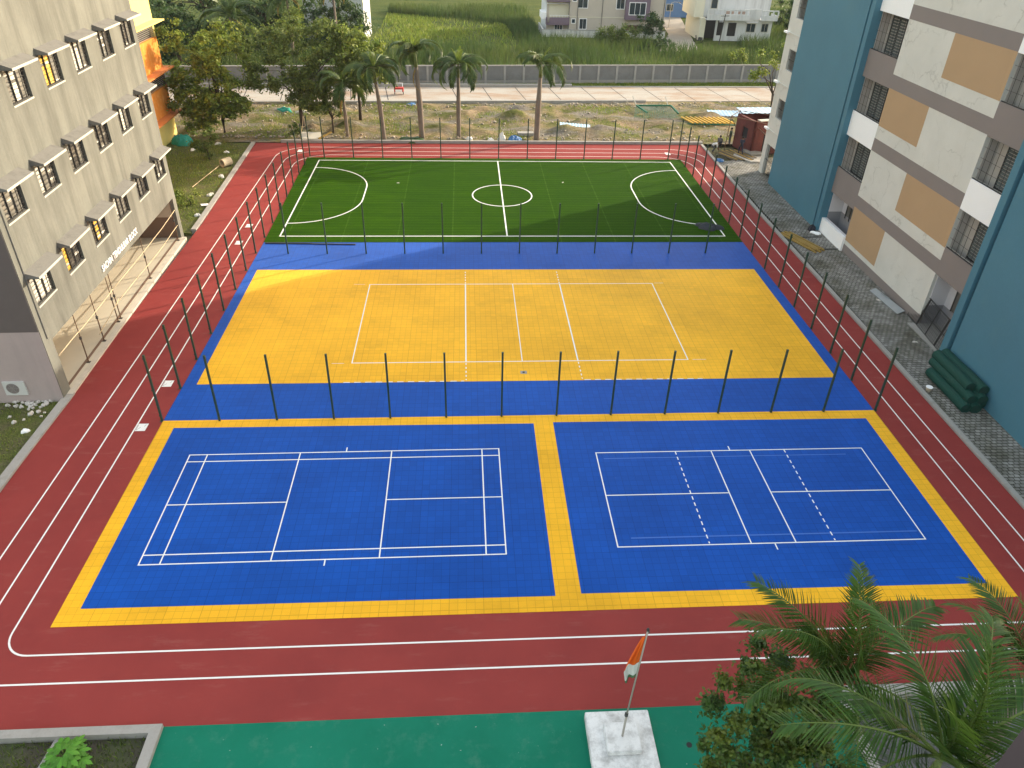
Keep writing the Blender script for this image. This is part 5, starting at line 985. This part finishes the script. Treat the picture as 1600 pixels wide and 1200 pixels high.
PF = thing('concrete_platform', 'low two-level concrete platform in front of the brick hut', 'platform', (24.0, 34.9, -.1)); mb = MB(); mb.prism([(-1.3, .6), (-.2, -1.3), (1.4, -1.3), (1.6, .8), (-.6, 2.0)], -.1, .22); mb.build('lower_slab', m_conc, PF); mb = MB(); mb.prism([(-.1, .9), (.3, .2), (1.8, .4), (1.7, 1.1), (.1, 2.0)], .22, .42); mb.build('upper_slab', m_hood, PF)
SF = thing('scaffold_frame', 'thin rusty scaffold frame of poles and braces around the brick hut', 'scaffold'); mb = MB(); m_rust = mk('rusty_steel', (.14, .085, .055))
pts = [(22.5, 37.6), (24.0, 39.6), (25.3, 34.9), (26.6, 38.4)]
for x, y in pts: mb.tube([(x, y, -.1), (x+.1, y, 3.3)], .035, 6)
mb.build('pole', m_rust, SF); mb = MB()
for a, b_ in (((22.6, 37.6, 3.25), (24.1, 39.6, 3.25)), ((22.6, 37.6, 3.25), (25.4, 34.9, 3.2)), ((24.1, 39.6, 3.25), (26.7, 38.4, 3.2)), ((22.6, 37.6, 3.2), (24.0, 39.6, 1.6)), ((24.1, 39.6, 3.2), (25.3, 34.9, 2.2))): mb.bar(a, b_, .05)
mb.build('brace', m_rust, SF)
for i in range(11):
    x = 21.5+.2*i; mb = MB(); mb.bar((x, 37.0+R.uniform(-.3, .3), .0+.02*i), (x+1.1, 34.3+R.uniform(-.4, .4), .02*i), .13, .05); tag(mb.build('timber_plank', m_plank if i % 2 else m_bark), 'worn timber plank in the loose heap between the right kerb and the brick hut', 'plank', 'loose planks by the brick hut')

# ------------------------------------------------------------------ people: skinned bodies with fingers
m_skin = mk('brown_skin', (.12, .065, .042), .6, .08); m_hair = mk('black_hair', (.012, .011, .01), .6, .1)
def person(label, loc, rz, J, shirt, trousers, group='workers by the brick hut'):
    """J: joint positions; one continuous skinned body, hair and clothing colours by zone"""
    names = ['pelvis', 'waist', 'chest', 'neck', 'head', 'crown', 'ls', 'le', 'lw', 'lh', 'rs', 're', 'rw', 'rh', 'lhip', 'lk', 'la', 'lt', 'rhip', 'rk', 'ra', 'rt']
    rad_ = dict(pelvis=.15, waist=.13, chest=.155, neck=.055, head=.095, crown=.075, ls=.07, le=.048, lw=.034, lh=.036, rs=.07, re=.048, rw=.034, rh=.036, lhip=.095, lk=.065, la=.045, lt=.035, rhip=.095, rk=.065, ra=.045, rt=.035)
    E_ = [('pelvis', 'waist'), ('waist', 'chest'), ('chest', 'neck'), ('neck', 'head'), ('head', 'crown'), ('chest', 'ls'), ('ls', 'le'), ('le', 'lw'), ('lw', 'lh'), ('chest', 'rs'), ('rs', 're'), ('re', 'rw'), ('rw', 'rh'), ('pelvis', 'lhip'), ('lhip', 'lk'), ('lk', 'la'), ('la', 'lt'), ('pelvis', 'rhip'), ('rhip', 'rk'), ('rk', 'ra'), ('ra', 'rt')]
    me = bpy.data.meshes.new('person'); ix = {n: i for i, n in enumerate(names)}; me.from_pydata([J[n] for n in names], [(ix[a], ix[b_]) for a, b_ in E_], [])
    o = bpy.data.objects.new('person', me); C.objects.link(o); o.modifiers.new('skin', 'SKIN'); sv = me.skin_vertices[0].data
    for n in names: sv[ix[n]].radius = (rad_[n], rad_[n])
    sv[0].use_root = True; s_ = o.modifiers.new('sub', 'SUBSURF'); s_.levels = 2; s_.render_levels = 2
    dg = bpy.context.evaluated_depsgraph_get(); dg.update(); m2 = bpy.data.meshes.new_from_object(o.evaluated_get(dg)); bpy.data.objects.remove(o)
    V = [v.co.copy() for v in m2.vertices]; F = [tuple(p.vertices) for p in m2.polygons]; mb = MB()
    segs = [(a, b_) for a, b_ in E_]; zone = {}
    for a, b_ in segs:
        q = (a, b_); zone[q] = 0 if b_ in ('head', 'crown', 'lw', 'lh', 'rw', 'rh', 'lt', 'rt', 'neck') else 1 if b_ in ('waist', 'chest', 'ls', 'rs', 'le', 're') else 2
    def near(p):
        best = (9, 0)
        for a, b_ in segs:
            A, B_ = Vector(J[a]), Vector(J[b_]); t_ = max(0, min(1, (p-A).dot(B_-A)/max(1e-6, (B_-A).length_squared))); d = (p-A.lerp(B_, t_)).length-rad_[b_]*.5
            if d < best[0]: best = (d, zone[(a, b_)])
        return best[1]
    for f in F:
        c = sum((V[i] for i in f), Vector())/len(f); mb.mi.append(near(c)); mb.f.append(f)
    mb.v = [tuple(v) for v in V]; mb.cur = 0
    for h_, w_ in (('lh', 'lw'), ('rh', 'rw')):
        H, W_ = Vector(J[h_]), Vector(J[w_]); d = (H-W_).normalized(); n_ = d.cross(Vector((.3, .5, .8))).normalized(); k = d.cross(n_)
        for i in range(4): a = H+n_*(.012*(i-1.5)*1.4); L = (.06, .072, .07, .055)[i]; mb.tube([a, a+d*L*.6+k*.008, a+d*L+k*.025], [.009, .008, .006], 5)
        mb.tube([W_.lerp(H, .6)+n_*.03, H+n_*.05, H+n_*.055+d*.03], [.011, .009, .007], 5)
    hd = Vector(J['head']); up = (Vector(J['crown'])-hd).normalized(); fw = Vector(J.get('face', (0, -1, 0))); fw = (fw-up*fw.dot(up)).normalized(); sd_ = up.cross(fw)
    mb.tube([hd+fw*.095+up*.0, hd+fw*.125-up*.02], [.012, .016], 5)
    for s_ in (-1, 1): mb.tube([hd+sd_*s_*.1, hd+sd_*s_*.115], [.03, .02], 6)
    body = mb.build('person', [m_skin, shirt, trousers], None, True); body.location = loc; body.rotation_euler = (0, 0, rz); tag(body, label, 'person', group)
    hb = MB(); cr = hd+up*.035-fw*.02
    for i in range(5): pass
    rows = []
    for i in range(6):
        th = i/5*1.75
        rows.append([cr+(up*math.cos(th)+(fw*math.cos(a)+sd_*math.sin(a))*math.sin(th))*(.118 if math.cos(a) < .5 or th < 1.0 else .108) for a in [6.283*j/12 for j in range(12)]])
    vs_ = [p for r_ in rows for p in r_]; hb.add(vs_, [(i*12+j, i*12+(j+1) % 12, (i+1)*12+(j+1) % 12, (i+1)*12+j) for i in range(5) for j in range(12)]); hb.build('hair', m_hair, body, True)
    eb = MB()
    for s_ in (-1, 1): eb.obox(hd+fw*.098+sd_*s_*.035+up*.015, (.02, .02, .012), Matrix.Identity(3))
    eb.obox(hd+fw*.096-up*.05, (.04, .015, .01), Matrix.Identity(3)); eb.build('face_features', m_hair, body)
    return body
stand = dict(pelvis=(0, 0, .9), waist=(0, 0, 1.06), chest=(0, .01, 1.3), neck=(0, 0, 1.46), head=(0, -.02, 1.56), crown=(0, -.01, 1.64), ls=(.19, 0, 1.38), le=(.25, .03, 1.12), lw=(.24, -.1, .9), lh=(.23, -.14, .82), rs=(-.19, 0, 1.38), re=(-.25, .03, 1.12), rw=(-.24, -.08, .88), rh=(-.24, -.1, .8), lhip=(.1, 0, .86), lk=(.11, -.03, .47), la=(.11, .02, .07), lt=(.12, -.14, .04), rhip=(-.1, 0, .86), rk=(-.11, -.02, .47), ra=(-.11, .03, .07), rt=(-.12, -.13, .04))
walk = dict(stand, lk=(.1, -.18, .48), la=(.1, -.12, .09), lt=(.1, -.27, .05), ra=(-.1, .28, .12), rk=(-.1, .05, .47), rt=(-.1, .16, .04), le=(.25, .12, 1.13), lw=(.24, .1, .9), lh=(.24, .08, .82), rw=(-.2, -.3, 1.05), rh=(-.18, -.38, 1.06))
bend = dict(pelvis=(0, .15, .62), waist=(0, .05, .75), chest=(0, -.22, .88), neck=(0, -.38, .93), head=(0, -.48, .95), crown=(0, -.55, .99), face=(0, -.7, -.7), ls=(.19, -.27, .88), le=(.22, -.38, .6), lw=(.16, -.5, .38), lh=(.15, -.53, .3), rs=(-.19, -.27, .88), re=(-.23, -.35, .6), rw=(-.15, -.5, .36), rh=(-.14, -.54, .28), lhip=(.11, .13, .6), lk=(.2, -.18, .42), la=(.15, .08, .07), lt=(.17, -.1, .04), rhip=(-.11, .13, .6), rk=(-.2, -.18, .42), ra=(-.15, .08, .07), rt=(-.17, -.1, .04))
squat = dict(bend, pelvis=(0, .2, .3), waist=(0, .14, .45), chest=(0, .0, .66), neck=(0, -.06, .8), head=(0, -.1, .9), crown=(0, -.1, .98), face=(0, -1, -.2), ls=(.19, 0, .72), le=(.25, -.22, .52), lw=(.14, -.4, .45), lh=(.1, -.46, .42), rs=(-.19, 0, .72), re=(-.25, -.22, .52), rw=(-.14, -.4, .45), rh=(-.1, -.46, .42), lhip=(.11, .18, .28), lk=(.2, -.22, .5), rhip=(-.11, .18, .28), rk=(-.2, -.22, .5))
m_navy = mk('navy_cloth', (.025, .03, .055), .85, .1); m_dgreen = mk('dark_green_cloth', (.02, .045, .035), .85, .1); m_wsh = mk('white_shirt', (.62, .63, .62), .85, .06); m_gtr = mk('grey_trousers', (.08, .08, .085), .85, .1)
person('person in a white shirt bending over beside the right track kerb', (21.2, 37.1, -.1), rad(70), bend, m_wsh, m_gtr)
person('person in dark navy clothes walking past the brick hut platform', (23.5, 35.9, .1), rad(190), walk, m_navy, m_navy)
person('person in dark green clothes standing beside the row of yellow bars', (23.5, 39.3, 0), rad(230), stand, m_dgreen, m_gtr)
person('person squatting on the ground left of the one in dark green', (22.4, 39.0, -.05), rad(150), squat, m_gtr, m_navy)

# scraps of litter on the grass strip and along the kerbs
for i, (x, y, m_, w_) in enumerate(((-23.0, 20.5, m_sack, 'white scrap on the side grass nearest the grey building corner'), (-23.3, 24.8, m_hoodw, 'pale scrap on the side grass beside the white paper'), (-23.6, 29.2, m_sack, 'white scrap on the side grass just before the concrete pipe'), (-24.9, 35.8, m_sack, 'white scrap on the side grass beyond the concrete pipe'), (-26.4, 38.4, m_hoodw, 'pale scrap under the yellow-green tree'), (-28.2, 36.6, m_sack, 'white scrap in front of the orange wing'), (-27.4, 40.6, m_sack, 'white scrap at the foot of the yellow-green tree'))):
    crumple('scrap', w_, 'scrap', (x, y, -.05), .5+.2*(i % 3), .4, .18, m_, 90+i, i)
m_chalk = mk('pale_scrap', (.6, .57, .52), .9, .1)
for i, (x, y, w_) in enumerate(((-8.6, 27.6, 'small white scrap on the turf left of the centre circle'), (5.4, 27.9, 'small white scrap on the turf right of the centre circle'), (22.9, 6.6, 'pale pebble on the pavers beside the metal sheet'), (22.6, 1.6, 'pale pebble on the pavers in front of the steel gate'))):
    crumple('scrap', w_, 'scrap', (x, y, .01), .3, .16, .06, m_chalk, 130+i, i)
